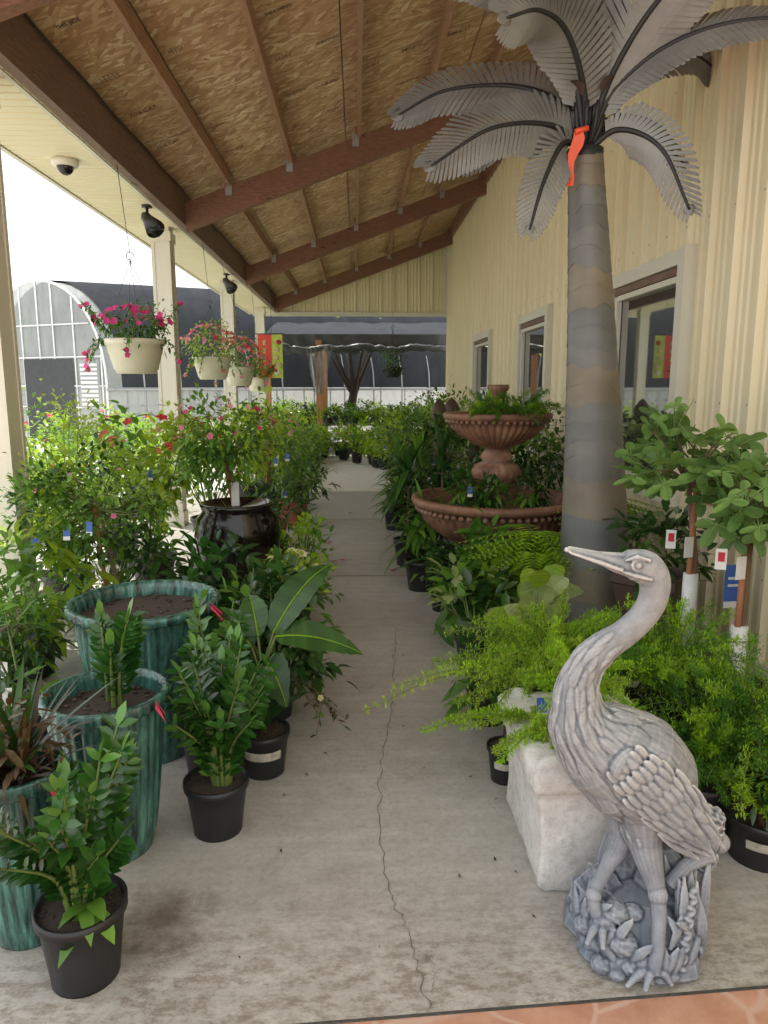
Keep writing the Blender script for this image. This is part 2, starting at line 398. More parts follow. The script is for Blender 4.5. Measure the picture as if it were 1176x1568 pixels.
def aspfern(mb,c,n,Ln,mats=('leaf_fern',),rise=.6,bias=(0,0,0)):
    for i in range(n):
        a=U(0,6.28); L=Ln*U(.5,1.15); el=U(.1,1.35)
        d=V((math.cos(a)*math.cos(el)+bias[0],math.sin(a)*math.cos(el)+bias[1],math.sin(el)*rise+.2+bias[2]))
        b=V(c); pts=cat([b,b+d*L*.5,b+d*L*.95+V((0,0,-.32*L*math.cos(el)))],18)
        mb.tube(pts,.0022,3,'stem',cap=False); mt=R.choice(mats); v0=U(0,.6)
        for k in range(4,19):
            t=(pts[min(k+1,18)]-pts[k-1]).normalized()
            for q in range(4):
                sd=rdir(); sd=(sd-t*sd.dot(t)).normalized(); bl=L*.105*(1-.7*(k/18)**2)*U(.6,1.2)
                bd=(sd+t*.6).normalized()
                for w in range(6):
                    pp=pts[k]+bd*bl*(w/5.0); nd=(rdir()+bd*.8)
                    mb.leaf(pp,nd,.018,.0042,mt,min(1,v0+U(0,.5)),0,0,0)
def fern(mb,c,n,Ln,mat='leaf_fern'):
    for i in range(n):
        a=U(0,6.28); L=Ln*U(.7,1.1); el=U(.5,1.3); b=V(c); h=V((math.cos(a),math.sin(a),0))
        pts=cat([b,b+h*L*.35*math.cos(el)+V((0,0,L*.5*math.sin(el))),b+h*L*.8+V((0,0,L*.35*math.sin(el)))],18)
        mb.tube(pts,.002,3,'stem',cap=False); v0=U(0,.6)
        for k in range(2,19):
            t=(pts[min(k+1,18)]-pts[k-1]).normalized(); sd=t.cross(V((0,0,1))).normalized()
            for sg in (-1,1):
                mb.leaf(pts[k],sd*sg+t*.3,L*.17*math.sin(math.pi*(k/19)**.7)+.01,.016,mat,v0+U(0,.4),0,.2,.1)
def strap(mb,c,n,L,W,mat,el=(.4,1.4),droop=.5,kind=6):
    for i in range(n):
        a=U(0,6.28); e=U(*el)
        mb.leaf(V(c)+V((U(-.02,.02),U(-.02,.02),U(-.02,.05))),(math.cos(a)*math.cos(e),math.sin(a)*math.cos(e),math.sin(e)),L*U(.6,1.1),W*U(.8,1.2),mat,U(0,1),kind,droop*U(.5,1.2)*math.cos(e),.25)
def figleaf(mb,p,d,L,mat,var):
    d=V(d).normalized(); up=V((U(-.8,.8),-.5+U(-.6,.6),1)); sd=d.cross(up).normalized(); nn=sd.cross(d); p=V(p)
    n=36; a0=p+d*L*.22
    rim=[]
    for i in range(n+1):
        a=-2.75+5.5*i/n
        lob=.20+.42*abs(math.cos(a*2.05))**1.1
        if abs(a)>1.9: lob*=.62
        q=a0+d*L*(lob*math.cos(a)*1.15)+sd*L*lob*math.sin(a)*1.0
        q+= -V((0,0,1))*.5*L*lob*lob+nn*(.07*L*abs(math.cos(a*2.05))-.05*L); rim.append(tuple(q))
    c=tuple(a0-nn*.06*L)
    for i in range(n):
        mb.add([c,rim[i],rim[i+1]],[(0,1,2)],mat,max(0,min(1,var+(.12 if i%9<4 else -.08))),True)
    mb.tube([p,a0,a0+d*L*.5-V((0,0,1))*.12*L-nn*.03*L],[.0016,.0014,.0006],4,'leaf_white',cap=False)
# ------------------------------------------------------------------ world / light / camera
w=bpy.data.worlds.new('World'); scene.world=w; w.use_nodes=True; nt=w.node_tree
bg=nt.nodes['Background']; sky=nt.nodes.new('ShaderNodeTexSky'); sky.sky_type='NISHITA'; sky.sun_disc=False
sd=V((-.30,.25,.92)).normalized(); el=math.asin(sd.z); az=math.atan2(sd.x,sd.y)
sky.sun_elevation=el; sky.sun_rotation=az%(2*math.pi); sky.dust_density=3; sky.air_density=1; sky.ozone_density=.5
white_lift=mix(nt,.8,sky.outputs[0],(13.6,13.6,13.5))      # white mixed over the blue sky, added to brighten the shaded porch
nt.links.new(white_lift,bg.inputs[0]); bg.inputs[1].default_value=.15
sl=bpy.data.lights.new('sun','SUN'); sl.energy=5; sl.angle=math.radians(.5); sl.color=(1,.95,.87)
so=bpy.data.objects.new('sun',sl); scene.collection.objects.link(so); so.rotation_euler=(-sd).to_track_quat('-Z','Y').to_euler()
cam=bpy.data.cameras.new('camera'); co=bpy.data.objects.new('camera',cam); scene.collection.objects.link(co)
cam.sensor_fit='VERTICAL'; cam.sensor_height=36; cam.lens=25.26; cam.clip_end=500; cam.clip_start=.05
co.location=(0,0,1.6); co.rotation_euler=(math.radians(90-9.95),0,math.radians(-2.1)); scene.camera=co
scene.view_settings.view_transform='Standard'; scene.view_settings.look='None'; scene.view_settings.exposure=0
# ------------------------------------------------------------------ ground
mb=MB(); mb.add([(-150,-60,-.03),(150,-60,-.03),(150,250,-.03),(-150,250,-.03)],[(0,1,2,3)],'gravel'); mb.obj('ground')
mb=MB(); mb.add([(-2.6,10.9,-.022),(2.4,10.9,-.022),(2.4,18.6,-.022),(-2.6,18.6,-.022)],[(0,1,2,3)],'sunpaintgravel'); mb.obj('gravel_path')
def edgeY(x): return 1.595+.057*x
mb=MB(); mb.add([(-2.45,edgeY(-2.45),0),(2.15,edgeY(2.15),0),(2.15,11,0),(-2.45,11,0),(-2.45,edgeY(-2.45),-.03),(-2.45,11,-.03),(2.15,11,-.03)],[(0,1,2,3),(4,0,3,5),(5,3,2,6)],'concrete')
mb.obj('concrete_walkway')
mb=MB(); mb.add([(-6,-5,-.008),(6,-5,-.008),(6,edgeY(6)-.003,-.008),(-6,edgeY(-6)-.003,-.008)],[(0,1,2,3)],'flag'); mb.obj('stamped_flagstone_paving')
mb=MB()
def crack(pts,w,seed):
    P=cat(pts,len(pts)*16); vs=[];fs=[]
    for i,p in enumerate(P):
        j=noise.noise(V((i*.35,seed,0)))*.022+noise.noise(V((i*1.3,seed,5)))*.008; ww=w*(.35+abs(noise.noise(V((i*.7,seed,9))))*1.6)
        vs+=[(p[0]+j-ww,p[1],.004),(p[0]+j+ww,p[1],.004)]
    for i in range(len(P)-1): fs.append((2*i,2*i+1,2*i+3,2*i+2))
    mb.add(vs,fs,'crack')
crack([(.174,1.61,0),(.142,1.88,0),(.084,2.13,0),(.08,2.7,0),(.155,3.33,0),(.2,3.9,0),(.25,4.6,0)],.0022,1)
crack([(.142,1.83,0),(.2,1.76,0),(.19,1.66,0)],.0015,4)
for y in (5.95,8.6): mb.add([(-2.4,y,.004),(2.1,y,.004),(2.1,y+.012,.004),(-2.4,y+.012,.004)],[(0,1,2,3)],'crack')
mb.obj('pavement_crack')
mb=MB()
for x,y in ((-.22,6.45),(-.15,6.5),(-.3,7.3),(.3,6.1),(-.1,9)):
    mb.flower((x,y,.01),(0,0,1),.03,'pink',.5)
mb.obj('fallen_petals')
mb=MB()
for k in range(70):
    y=U(1.8,8); x=R.choice([U(-.5,-.1),U(.4,.7),U(-.5,.6)]); s_=U(.006,.018)
    mb.leaf((x,y,.006),(U(-1,1),U(-1,1),.05),s_*1.6,s_*.6,R.choice(['soil','bark','leaf_brom','bark']),U(0,1),0,0,.1)
mb.obj('leaf_litter')
# ------------------------------------------------------------------ building
B=empty('garden_center_building')
XW=2.15; SL=.37
def deck(x): return 3.65+SL*(x+1.82)
def panel(mb,o,d,nrm,length,z0,ztop,mat='siding',phase=0):
    per=.3
    base=[(0,0),(.10,0),(.112,.010),(.133,.010),(.145,0),(.175,0),(.187,.010),(.208,.010),(.22,0),(.235,0),(.250,.038),(.285,.038),(.2999,0)]
    k=0; pts=[(0,0)]
    while k*per<length+per:
        for a,h in base:
            s_=k*per+a-phase
            if 0<s_<length: pts.append((s_,h))
        k+=1
    pts.append((length,0)); vs=[];fs=[]
    for s_,h in pts:
        x=o[0]+d[0]*s_+nrm[0]*h; y=o[1]+d[1]*s_+nrm[1]*h
        vs+=[(x,y,z0),(x,y,ztop(o[0]+d[0]*s_))]
    for i in range(len(pts)-1): fs.append((2*i,2*i+2,2*i+3,2*i+1))
    mb.add(vs,fs,mat)
wins=[(4.76,6.0),(8.1,9.4),(11.6,13.1)]
ZS,ZT=.9,2.38
mb=MB(); y=-1.5; top=lambda x:5.1
for a,b_ in wins+[(17.5,None)]:
    panel(mb,(XW,y),(0,1),(-1,0),a-y,0,top,phase=y%.3)
    if b_:
        panel(mb,(XW,a),(0,1),(-1,0),b_-a,0,lambda x:ZS,phase=a%.3); panel(mb,(XW,a),(0,1),(-1,0),b_-a,ZT,top,phase=a%.3); y=b_
for yy in [k*.3+.265 for k in range(4,58)]:
    for zz_ in (.6,1.5,2.6,3.5,4.3):
        mb.ell((XW-.039,yy,zz_),(.005,.007,.007),'greyframe',5,3)
mb.box((XW-.02,8,.1),(.03,19,.12),'trim')
mb.obj('siding_wall',B)
for a,b_ in wins:
    mb=MB(); fw=.10
    for (cy,cz,sy,sz) in ((a-fw/2+.01,(ZS+ZT)/2,fw,ZT-ZS+2*fw),(b_+fw/2-.01,(ZS+ZT)/2,fw,ZT-ZS+2*fw),((a+b_)/2,ZT+fw/2-.01,b_-a-.022,fw-.002),((a+b_)/2,ZS-fw/2+.01,b_-a-.022,fw-.002)):
        mb.box((XW-.03,cy,cz),(.10,sy,sz),'trim')
    mb.box((XW-.035,(a+b_)/2,ZT-.04),(.05,b_-a-.04,.05),'header')
    for cy in (a+.045,b_-.045): mb.box((XW-.03,cy,(ZS+ZT)/2-.02),(.04,.045,ZT-ZS-.12),'trim')
    mb.box((XW-.03,(a+b_)/2,ZS+.035),(.04,b_-a-.15,.045),'trim'); mb.box((XW-.03,(a+b_)/2,ZT-.09),(.04,b_-a-.15,.04),'trim')
    mb.add([(XW-.005,a,ZS),(XW-.005,b_,ZS),(XW-.005,b_,ZT),(XW-.005,a,ZT)],[(0,1,2,3)],'glass')
    mb.obj('window',B)
mb=MB(); panel(mb,(-2.4,17.5),(1,0),(0,-1),XW+2.4,3.3,lambda x:deck(x)+.05)
mb.box(((-2.45+XW)/2,17.49,3.26),(XW+2.4,.1,.09),'trim'); mb.box((XW-.05,17.42,4.0),(.06,.06,1.6),'trim'); mb.obj('gable_wall',B)
mb=MB()
for y in (4.38,8.38,12.38,16.4):
    mb.box((-2.13,y,1.6),(.19,.19,3.4),'cream'); mb.box((-2.13,y,3.2),(.23,.23,.1),'trim'); mb.box((-2.13,y,.08),(.23,.23,.16),'trim')
    for dx in (-1,1):
        for dy in (-1,1): mb.box((-2.13+dx*.085,y+dy*.085,1.65),(.034,.034,2.98),'trim')
mb.obj('porch_posts',B)
Y0,Y1=1.9,17.9
mb=MB()
xs=[-2.55,-1.33,-.11,1.11,XW+.02]
for i in range(4):
    y=Y0
    while y<Y1:
        ye=min(y+2.44,Y1); g=.004
        mb.add([(xs[i]+g,y+g,deck(xs[i]+g)),(xs[i+1]-g,y+g,deck(xs[i+1]-g)),(xs[i+1]-g,ye-g,deck(xs[i+1]-g)),(xs[i]+g,ye-g,deck(xs[i]+g))],[(3,2,1,0)],'osb'); y=ye
mb.obj('roof_deck',B)
mb=MB(); z=.03
mb.add([(-2.62,Y0-.1,deck(-2.62)+z),(XW+.3,Y0-.1,deck(XW+.3)+z),(XW+.3,Y1+.1,deck(XW+.3)+z),(-2.62,Y1+.1,deck(-2.62)+z)],[(0,1,2,3)],'roofmetal')
mb.box((-2.56,(Y0+Y1)/2,3.40),(.04,Y1-Y0+.1,.22),'trim'); mb.obj('roof_sheet',B)
mb=MB(); vs=[];fs=[]; y=Y0
while y<Y1:
    for dy,dz in ((0,0),(.085,0),(.092,.016),(.10,.016)):
        vs+=[(-2.535,y+dy,3.3+dz),(-1.9,y+dy,3.3+dz)]
    y+=.107
for k in range(len(vs)//2-1): fs.append((2*k,2*k+1,2*k+3,2*k+2))
mb.add(vs,fs,'siding'); mb.obj('soffit',B)
mb=MB()
mb.box((-1.86,(Y0+Y1)/2,3.46),(.075,Y1-Y0,.34),'header'); mb.box((-1.935,(Y0+Y1)/2,3.305),(.03,Y1-Y0,.03),'trim')
for i,y in enumerate((3.75,8.2,12.4,16.6)):
    vs=[]
    for x in (-1.82,XW):
        for dy in (-.045,.045):
            for dz in (-.42,-.135): vs.append((x,y+dy,deck(x)+dz))
    mb.add(vs,[(0,1,3,2),(4,6,7,5),(0,4,5,1),(2,3,7,6),(1,5,7,3),(0,2,6,4)],'beam')
    for x in (-1.35,-.7,.0,.72,1.4):
        mb.box((x,y-.055,deck(x)-.17),(.07,.012,.12),'greyframe')
mb.box((XW-.06,(Y0+Y1)/2,4.95),(.05,Y1-Y0,.25),'beam')
mb.tube([(-1.80,yy,3.60+.012*math.sin(yy*5)) for yy in [Y0+k*.4 for k in range(38)]],.008,5,'lampblk')
mb.obj('roof_beams',B)
mb=MB()
for x in (-1.35,-.7,.0,.72,1.4):
    for ya,yb in ((Y0,3.70),(3.80,8.15),(8.25,12.35),(12.45,16.55),(16.65,17.45)):
        jx=U(-.04,.04)
        mb.box((x+jx,(ya+yb)/2,deck(x)-.078),(.042,yb-ya,.13),'purlin')
mb.obj('roof_purlins',B)
al=math.atan(SL); tx=V((math.cos(al),0,math.sin(al))); tz=V((math.sin(al),0,-math.cos(al))); ty=tz.cross(tx)
for yy in (4.75,5.45,6.15,6.9,7.6,9.1,9.9,10.8,11.6,13.4,14.4,15.4):
    for xx in (-1.76,-1.28,-.62,-.3,.07,.4,.8,1.5):
        if R.random()<.3: continue
        cu=bpy.data.curves.new('stamp','FONT'); cu.body=R.choice(['RATED','1/8 GAP','24/16','THIS SIDE','7/16 CAT','|-|-|-|-|','--I--I--I','SHEATHING','|||| || |||','-|--|-|--','=|=|=||=']); cu.size=U(.06,.10); cu.offset=.001
        cu.materials.append(M['ink']); o=bpy.data.objects.new('sheathing_stamp',cu); scene.collection.objects.link(o); o.parent=B
        p=V((xx,yy+U(-.03,.03),deck(xx)))+tz*.004
        mt=Matrix((tx,ty,tz)).transposed().to_4x4(); mt.translation=p; o.matrix_world=mt; o.scale=(.6,1,1)
# ------------------------------------------------------------------ soffit fittings
mb=MB(); c=(-2.22,5.95,3.3)
mb.lathe([(0,0),(.10,0),(.10,-.03),(.085,-.05),(0,-.05)],c,24,'trim'); mb.ell((c[0],c[1],c[2]-.05),(.062,.062,.062),'blackglaze',16,10); mb.obj('security_camera_dome')
for (x,y) in ((-2.0,7.35),(-2.0,11.6)):
    mb=MB(); mb.lathe([(0,0),(.05,0),(.05,-.02),(0,-.02)],(x,y,3.3),16,'lampblk'); mb.tube([(x,y,3.29),(x,y,3.2),(x+.03,y-.03,3.15)],.014,8,'lampblk')
    a=V((x-.02,y+.02,3.2)); d=V((.5,-.45,-.6)).normalized()
    mb.tube([a-d*.04,a,a+d*.05,a+d*.2,a+d*.2],[.03,.05,.055,.095,.08],16,'lampblk'); mb.obj('spotlight_fixture')
# ------------------------------------------------------------------ hanging baskets
def basket(p,r,h,top,mats,fl,n=700,trail=True,potmat='basket',nf=70,up=0):
    mb=MB(); x,y,z=p
    mb.lathe([(0,0),(r*.66,0),(r*.70,h*.1),(r*.74,h*.12),(r*.78,h*.3),(r*.8,h*.32),(r*.86,h*.55),(r*.88,h*.57),(r*.94,h*.82),(r*1.0,h*.84),(r*1.02,h),(r*.95,h),(r*.9,h*.85),(0,h*.85)],p,32,potmat)
    hk=V((x,y,z+h+.62))
    for k in range(4):
        a=k*1.57+.5; mb.tube([(x+r*math.cos(a),y+r*math.sin(a),z+h),hk],.0025,4,'wire')
    ho=V((-1.86 if x<-1 else x,y,top)); mb.tube([hk,hk+V((0,0,.05)),ho],.003,5,'wire')
    mb.tube([hk+V((.03*math.cos(t),0,.03+.03*math.sin(t))) for t in [q*.6 for q in range(9)]],.004,5,'wire')
    bush(mb,(x,y,z+h+.1+up),(r*1.15,r*1.15,.18+up),n,.05,.024,mats,18,1,flowers=(fl,nf,.03) if fl else None,shell=.3)
    if trail:
        for k in range(14):
            a=U(0,6.28); q0=V((x+r*.9*math.cos(a),y+r*.9*math.sin(a),z+h)); q1=q0+V((math.cos(a)*.16,math.sin(a)*.16,R.choice([U(-.24,-.05),U(.1,.3)])))
            P=cat([q0,(q0+q1)/2+V((0,0,.05)),q1],8); mb.tube(P,.003,3,'stem',cap=False)
            for q in P[2:]:
                for _ in range(3): mb.leaf(q,rdir(),.05,.022,R.choice(mats),U(0,1),1)
            if fl:
                for _ in range(2): mb.flower(q1+rdir()*.02,rdir()+V((0,-1,.5)),.026,fl[0] if isinstance(fl,list) else fl,U(0,1))
    return mb.obj('hanging_flower_basket')
basket((-1.80,6.05,1.70),.235,.27,3.29,['leaf_mid','leaf_fernd','leaf_dark'],'pink',nf=46)
basket((-1.80,9.2,1.68),.24,.27,3.29,['leaf_mid','leaf_lime'],['palepink','redfl','palepink'],nf=90,up=.07)
basket((-1.66,10.4,1.60),.22,.26,3.29,['leaf_mid','leaf_lime'],['palepink','redfl'],nf=90,up=.08)
basket((-1.80,13.3,1.5),.2,.25,3.29,['leaf_mid'],['pink','palepink'],up=.08)
basket((.6,12.3,1.74),.17,.17,4.2,['leaf_dark','leaf_mid'],None,400,False,'blackpot')
# ------------------------------------------------------------------ heron statue
def heron():
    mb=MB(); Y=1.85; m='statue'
    def P(x,z,y=0): return V((x,Y+y,z))
    pts=[P(.550,1.172),P(.60,1.158),P(.655,1.143),P(.700,1.128),P(.735,1.128),P(.772,1.118),P(.798,1.085),P(.798,1.035),P(.775,.985),P(.725,.935),P(.668,.895),P(.625,.845),P(.605,.79),P(.604,.73),P(.625,.665),P(.69,.60),P(.765,.545),P(.828,.485),P(.875,.430),P(.912,.385),P(.938,.352)]
    rx=[.006,.012,.018,.025,.042,.047,.042,.039,.037,.038,.042,.048,.054,.066,.095,.132,.152,.137,.094,.05,.018]
    ry=[.006,.011,.015,.023,.036,.040,.038,.036,.035,.036,.038,.042,.048,.06,.082,.11,.125,.115,.08,.045,.02]
    n=120; C=cat(pts,n); X=lerps(rx,n); YY=lerps(ry,n)
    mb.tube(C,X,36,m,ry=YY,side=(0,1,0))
    mb.tube([P(.56,1.164,-.009),P(.64,1.139,-.018),P(.70,1.118,-.027)],[.003,.006,.005],8,m)
    mb.tube([P(.56,1.177,0),P(.64,1.158,0),P(.71,1.150,0),P(.77,1.158,0)],[.004,.008,.011,.012],8,m)
    for sy in (-1,1):
        mb.ell(P(.738,1.134,sy*.0345),(.0095,.007,.0095),m,14,10)
        mb.tube([P(.738+.016*math.cos(t),1.134+.0145*math.sin(t),sy*.0335) for t in [q*.6283 for q in range(11)]],.0042,8,m)
        mb.tube([P(.705,1.146,sy*.027),P(.735,1.156,sy*.031),P(.770,1.147,sy*.036)],[.003,.007,.004],8,m)
        mb.tube([P(.70,1.114,sy*.024),P(.735,1.105,sy*.034),P(.775,1.095,sy*.038)],[.003,.006,.004],8,m)
        mb.tube([P(.77,1.15,sy*.012),P(.80,1.125,sy*.015),P(.825,1.08,sy*.012)],[.012,.010,.003],8,m)
    def frame(i):
        t=(C[min(i+1,n)]-C[max(i-1,0)]).normalized(); b=V((0,1,0)); nn=t.cross(b); return t,b,nn
    def plume(i,a,L,W,T,tw=0):
        t,b,nn=frame(i); o=(nn*math.cos(a)/X[i]+b*math.sin(a)/YY[i]).normalized(); j=min(n,i+max(3,int(L/.014))); P_=[]
        for q in range(7):
            f=q/6; k=int(round(i+(j-i)*f)); t2,b2,n2=frame(k); aa=a+tw*math.sin(f*2.2)
            P_.append(C[k]+n2*math.cos(aa)*(X[k]-T*.25)+b2*math.sin(aa)*(YY[k]-T*.25))
        mb.tube(P_,[W*.2,W*.42,W*.55,W*.58,W*.48,W*.28,W*.06],8,m,ry=[T*.3,T*.8,T*1.1,T*1.15,T*1.0,T*.7,T*.2],side=o)
    for i in range(56,86,3):   # hanging neck and breast plumes
        k=12 if i<68 else 15
        for j in range(k):
            a=2*math.pi*(j+.5*(i//3%2))/k+U(-.25,.25)
            if R.random()<.8: plume(i,a,U(.09,.15)*(1 if i<66 else 1.35),(.016+.008*(i-50)/36)*U(.85,1.3),.0045 if i<66 else .0075,U(-.25,.25))
    for i in range(84,112,3):  # body contour feathers
        k=14
        for j in range(k):
            a=2*math.pi*(j+.5*(i//3%2))/k+U(-.12,.12)
            plume(i,a,U(.09,.14),.050*max(.4,X[i]/.14)*U(.85,1.15),.0085,U(-.1,.1))
    for sy in (-1,1):
        mb.ell(P(.785,.535,sy*.088),(.140,.048,.085),m,28,18,Matrix.Rotation(math.radians(44),3,'Y'))
        mb.tube(cat([P(.69,.545,sy*.107),P(.682,.600,sy*.112),P(.715,.635,sy*.105),P(.775,.628,sy*.098)],12),lerps([.008,.020,.020,.008],12),12,m)
        d0=V((.70,0,-.71)).normalized(); pr=V((.71,0,.70))
        for r_ in range(7):
            for q in range(8):
                s0=-.13+.04*r_+U(-.006,.006); p0=-.076+.0215*q+(.010 if r_%2 else 0)
                if (s0/.16)**2+(p0/.10)**2>1.05: continue
                cpos=P(.785,.535,0)+d0*s0+pr*p0
                L=(.058+.014*r_)*U(.9,1.15); yy=.090+.046*math.sqrt(max(0,1-(s0/.16)**2*.7-(p0/.095)**2*.8))
                dd=(d0+pr*(-.25*p0/.08)+pr*U(-.10,.10)).normalized()
                e=cpos+dd*L; a0=V((cpos.x,Y+sy*yy,cpos.z)); e0=V((e.x,Y+sy*(yy-.006),e.z))
                mb.tube(cat([a0,(a0+e0)/2+V((0,sy*.005,0)),e0],7),[.004,.0105,.0135,.0145,.0135,.011,.007,.002],8,m,ry=[.003,.006,.007,.0075,.007,.006,.004,.002],side=(0,sy,0))
        for q in range(6):
            mb.tube([P(.79+.014*q,.465+.018*q,sy*.10),P(.855+.012*q,.400+.018*q,sy*.08),P(.903+.008*q,.350+.014*q,sy*.04)],[.013,.014,.004],8,m,ry=[.008,.009,.004],side=(0,1,0))
    def leg(ps,rs): mb.tube(cat(ps,30),lerps(rs,30),18,m)
    leg([P(.795,.43,-.03),P(.80,.33,-.055),P(.818,.21,-.115),P(.803,.12,-.165),P(.785,.045,-.185)],[.075,.045,.021,.018,.022])
    mb.ell(P(.818,.22,-.112),(.027,.027,.030),m,14,10)
    leg([P(.77,.43,.03),P(.755,.31,.01),P(.70,.24,-.03),P(.655,.19,-.07),P(.668,.12,-.10)],[.065,.036,.02,.018,.019])
    mb.ell(P(.655,.19,-.07),(.022,.022,.024),m,14,10)
    for i_ in range(22):
        a=U(0,6.28); q=P(.785+.05*math.cos(a),.42,-.02+.05*math.sin(a)); e=P(.80+.030*math.cos(a),.32+U(-.03,.02),-.055+.030*math.sin(a)); mb.tube([q,(q+e)/2+V((.008*math.cos(a),.008*math.sin(a),0)),e],[.008,.010,.003],8,m)
    for (fx,fz,fy,dirs) in ((.785,.045,-.185,((-.075,-.015),(-.03,-.03),(.05,-.015),(.02,.05))),(.668,.12,-.105,((-.05,-.03),(-.01,-.05),(.05,-.03)))):
        for dx,dy in dirs: mb.tube(cat([P(fx,fz,fy),P(fx+dx*.5,fz+.004,fy+dy*.5),P(fx+dx,fz-.03,fy+dy)],8),lerps([.014,.012,.006],8),10,m)
    mb.lathe([(0,0),(.185,0),(.198,.02),(.188,.05),(.150,.10),(.09,.16),(0,.18)],(.805,1.85,0),48,m,lambda a,k,z:1+.06*math.sin(5*a+1)+.035*math.sin(11*a))
    mb.ell(P(.885,.13,.02),(.095,.09,.15),m,24,16,jit=.3); mb.ell(P(.71,.09,.03),(.09,.09,.10),m,20,14,jit=.3)
    mb.ell(P(.80,.13,.08),(.09,.06,.17),m,24,16,jit=.3)
    for (x,z,y,r) in ((.665,.07,-.10,.030),(.72,.09,-.135,.036),(.665,.03,-.135,.028),(.71,.15,-.09,.034),(.735,.045,-.165,.026),(.675,.13,-.10,.028),(.87,.02,-.165,.026),(.835,.03,-.18,.022),(.64,.09,-.06,.030),(.76,.15,-.09,.026),(.70,.02,-.16,.022)):
        mb.ell(P(x,z,y),(r*1.15,r,r*.85),m,16,12,jit=.15)
    for k in range(80):
        a=U(-2.95,.15); z0=U(.005,.10)
        if -1.95<a<-1.40 and z0>.02: continue
        r0=.195-.5*max(0,z0-.04); bx=.805+r0*math.cos(a)*.97; by=r0*math.sin(a)*.97
        L=U(.06,.11); sw=U(-.06,.06); tx_=-math.sin(a); ty_=math.cos(a); od=(math.cos(a),math.sin(a),.3)
        mb.tube(cat([P(bx,z0,by),P(bx+tx_*sw*.5,z0+L*.5,by+ty_*sw*.5),P(bx+tx_*sw*1.3-math.cos(a)*.02,z0+L*.85,by+ty_*sw*1.3-math.sin(a)*.02)],9),lerps([.005,.010,.014,.011,.003],9),8,m,ry=lerps([.005,.007,.0075,.006,.003],9),side=od)
    for k in range(24):
        bx=.885+U(-.02,.08); by=U(-.14,.05); L=U(.13,.24); sw=U(-.04,.04)
        mb.tube(cat([P(bx,.06,by),P(bx+sw*.3,.06+L*.5,by-.012),P(bx+sw,.06+L,by+.006)],9),lerps([.010,.015,.016,.012,.003],9),8,m,ry=[.0065]*10,side=(0,1,0))
    for k in range(14):
        z=.05+k*.014; mb.ell(P(.865+.004*k,z,-.18+.005*k),(.018,.010,.009),m,10,7,Matrix.Rotation(.6*(-1)**k,3,'Y'))
    mb.tube(cat([P(.92,.10,-.02),P(.955,.22,-.03),P(.985,.30,-.03),P(1.00,.365,-.03)],16),lerps([.042,.037,.030,.028,.032,.034],16),14,m)
    mb.ell(P(1.0,.385,-.03),(.034,.032,.046),m,16,12,jit=.4); mb.ell(P(1.03,.31,-.02),(.030,.026,.030),m,14,10); mb.ell(P(.975,.28,-.05),(.034,.028,.034),m,16,12,jit=.4)
    mb.tube(cat([P(.87,.22,-.07),P(.92,.28,-.07),P(.99,.30,-.06)],10),.02,12,m)
    o=mb.obj('heron_statue')
    r=o.modifiers.new('remesh','REMESH'); r.mode='VOXEL'; r.voxel_size=.0028; r.use_smooth_shade=True
    s=o.modifiers.new('soften','SMOOTH'); s.factor=.5; s.iterations=4
    return o
heron()
# ------------------------------------------------------------------ limestone block
mb=MB()
def rblock(x0,x1,y0,y1,prof,mat,amp=.008,sub=14):
    vs=[]; pr=[]
    for i in range(len(prof)-1):
        k=max(1,int((prof[i+1][0]-prof[i][0])/.03))
        for q in range(k): pr.append((prof[i][0]+(prof[i+1][0]-prof[i][0])*q/k,prof[i][1]+(prof[i+1][1]-prof[i][1])*q/k))
    pr.append(prof[-1]); pr+= [(prof[-1][0]+.002,prof[-1][1]+.03),(prof[-1][0],prof[-1][1]+.12)]
    ring=0
    for z,ins in pr:
        xa,xb,ya,yb=x0+ins,x1-ins,y0+ins,y1-ins; r=.014; pts=[]
        for cx,cy,a0 in ((xb-r,yb-r,0),(xa+r,yb-r,1.5708),(xa+r,ya+r,3.1416),(xb-r,ya+r,4.7124)):
            for k in range(4): a=a0+k*.5236; pts.append((cx+r*math.cos(a),cy+r*math.sin(a)))
        P2=[]
        for k in range(len(pts)):
            a=pts[k]; b=pts[(k+1)%len(pts)]; P2.append(a)
            if k%4==3:
                for q in range(1,sub): P2.append((a[0]+(b[0]-a[0])*q/sub,a[1]+(b[1]-a[1])*q/sub))
        ring=len(P2)
        for p in P2:
            nz=noise.noise(V((p[0]*9,p[1]*9,z*9)))*amp+noise.noise(V((p[0]*30,p[1]*30,z*30)))*amp*.6; vs.append((p[0]+nz,p[1]+nz,z+nz*.5))
    fs=[]
    for i in range(len(pr)-1):
        for j in range(ring): fs.append((i*ring+j,i*ring+(j+1)%ring,(i+1)*ring+(j+1)%ring,(i+1)*ring+j))
    fs.append(tuple((len(pr)-1)*ring+j for j in range(ring))); mb.add(vs,fs,mat,.5,True)
rblock(.53,1.02,1.99,2.58,[(0,.050),(.03,.038),(.12,.042),(.22,.036),(.33,.028),(.355,.024),(.365,.008),(.385,0),(.43,0),(.445,.012)],'limestone')
for yy in (2.03,2.54):
    mb.tube(cat([(.545,yy,.40),(.57,yy,.445),(.61,yy,.45),(.625,yy,.425),(.60,yy,.415)],14),.024,10,'limestone')
mb.obj('limestone_pedestal')
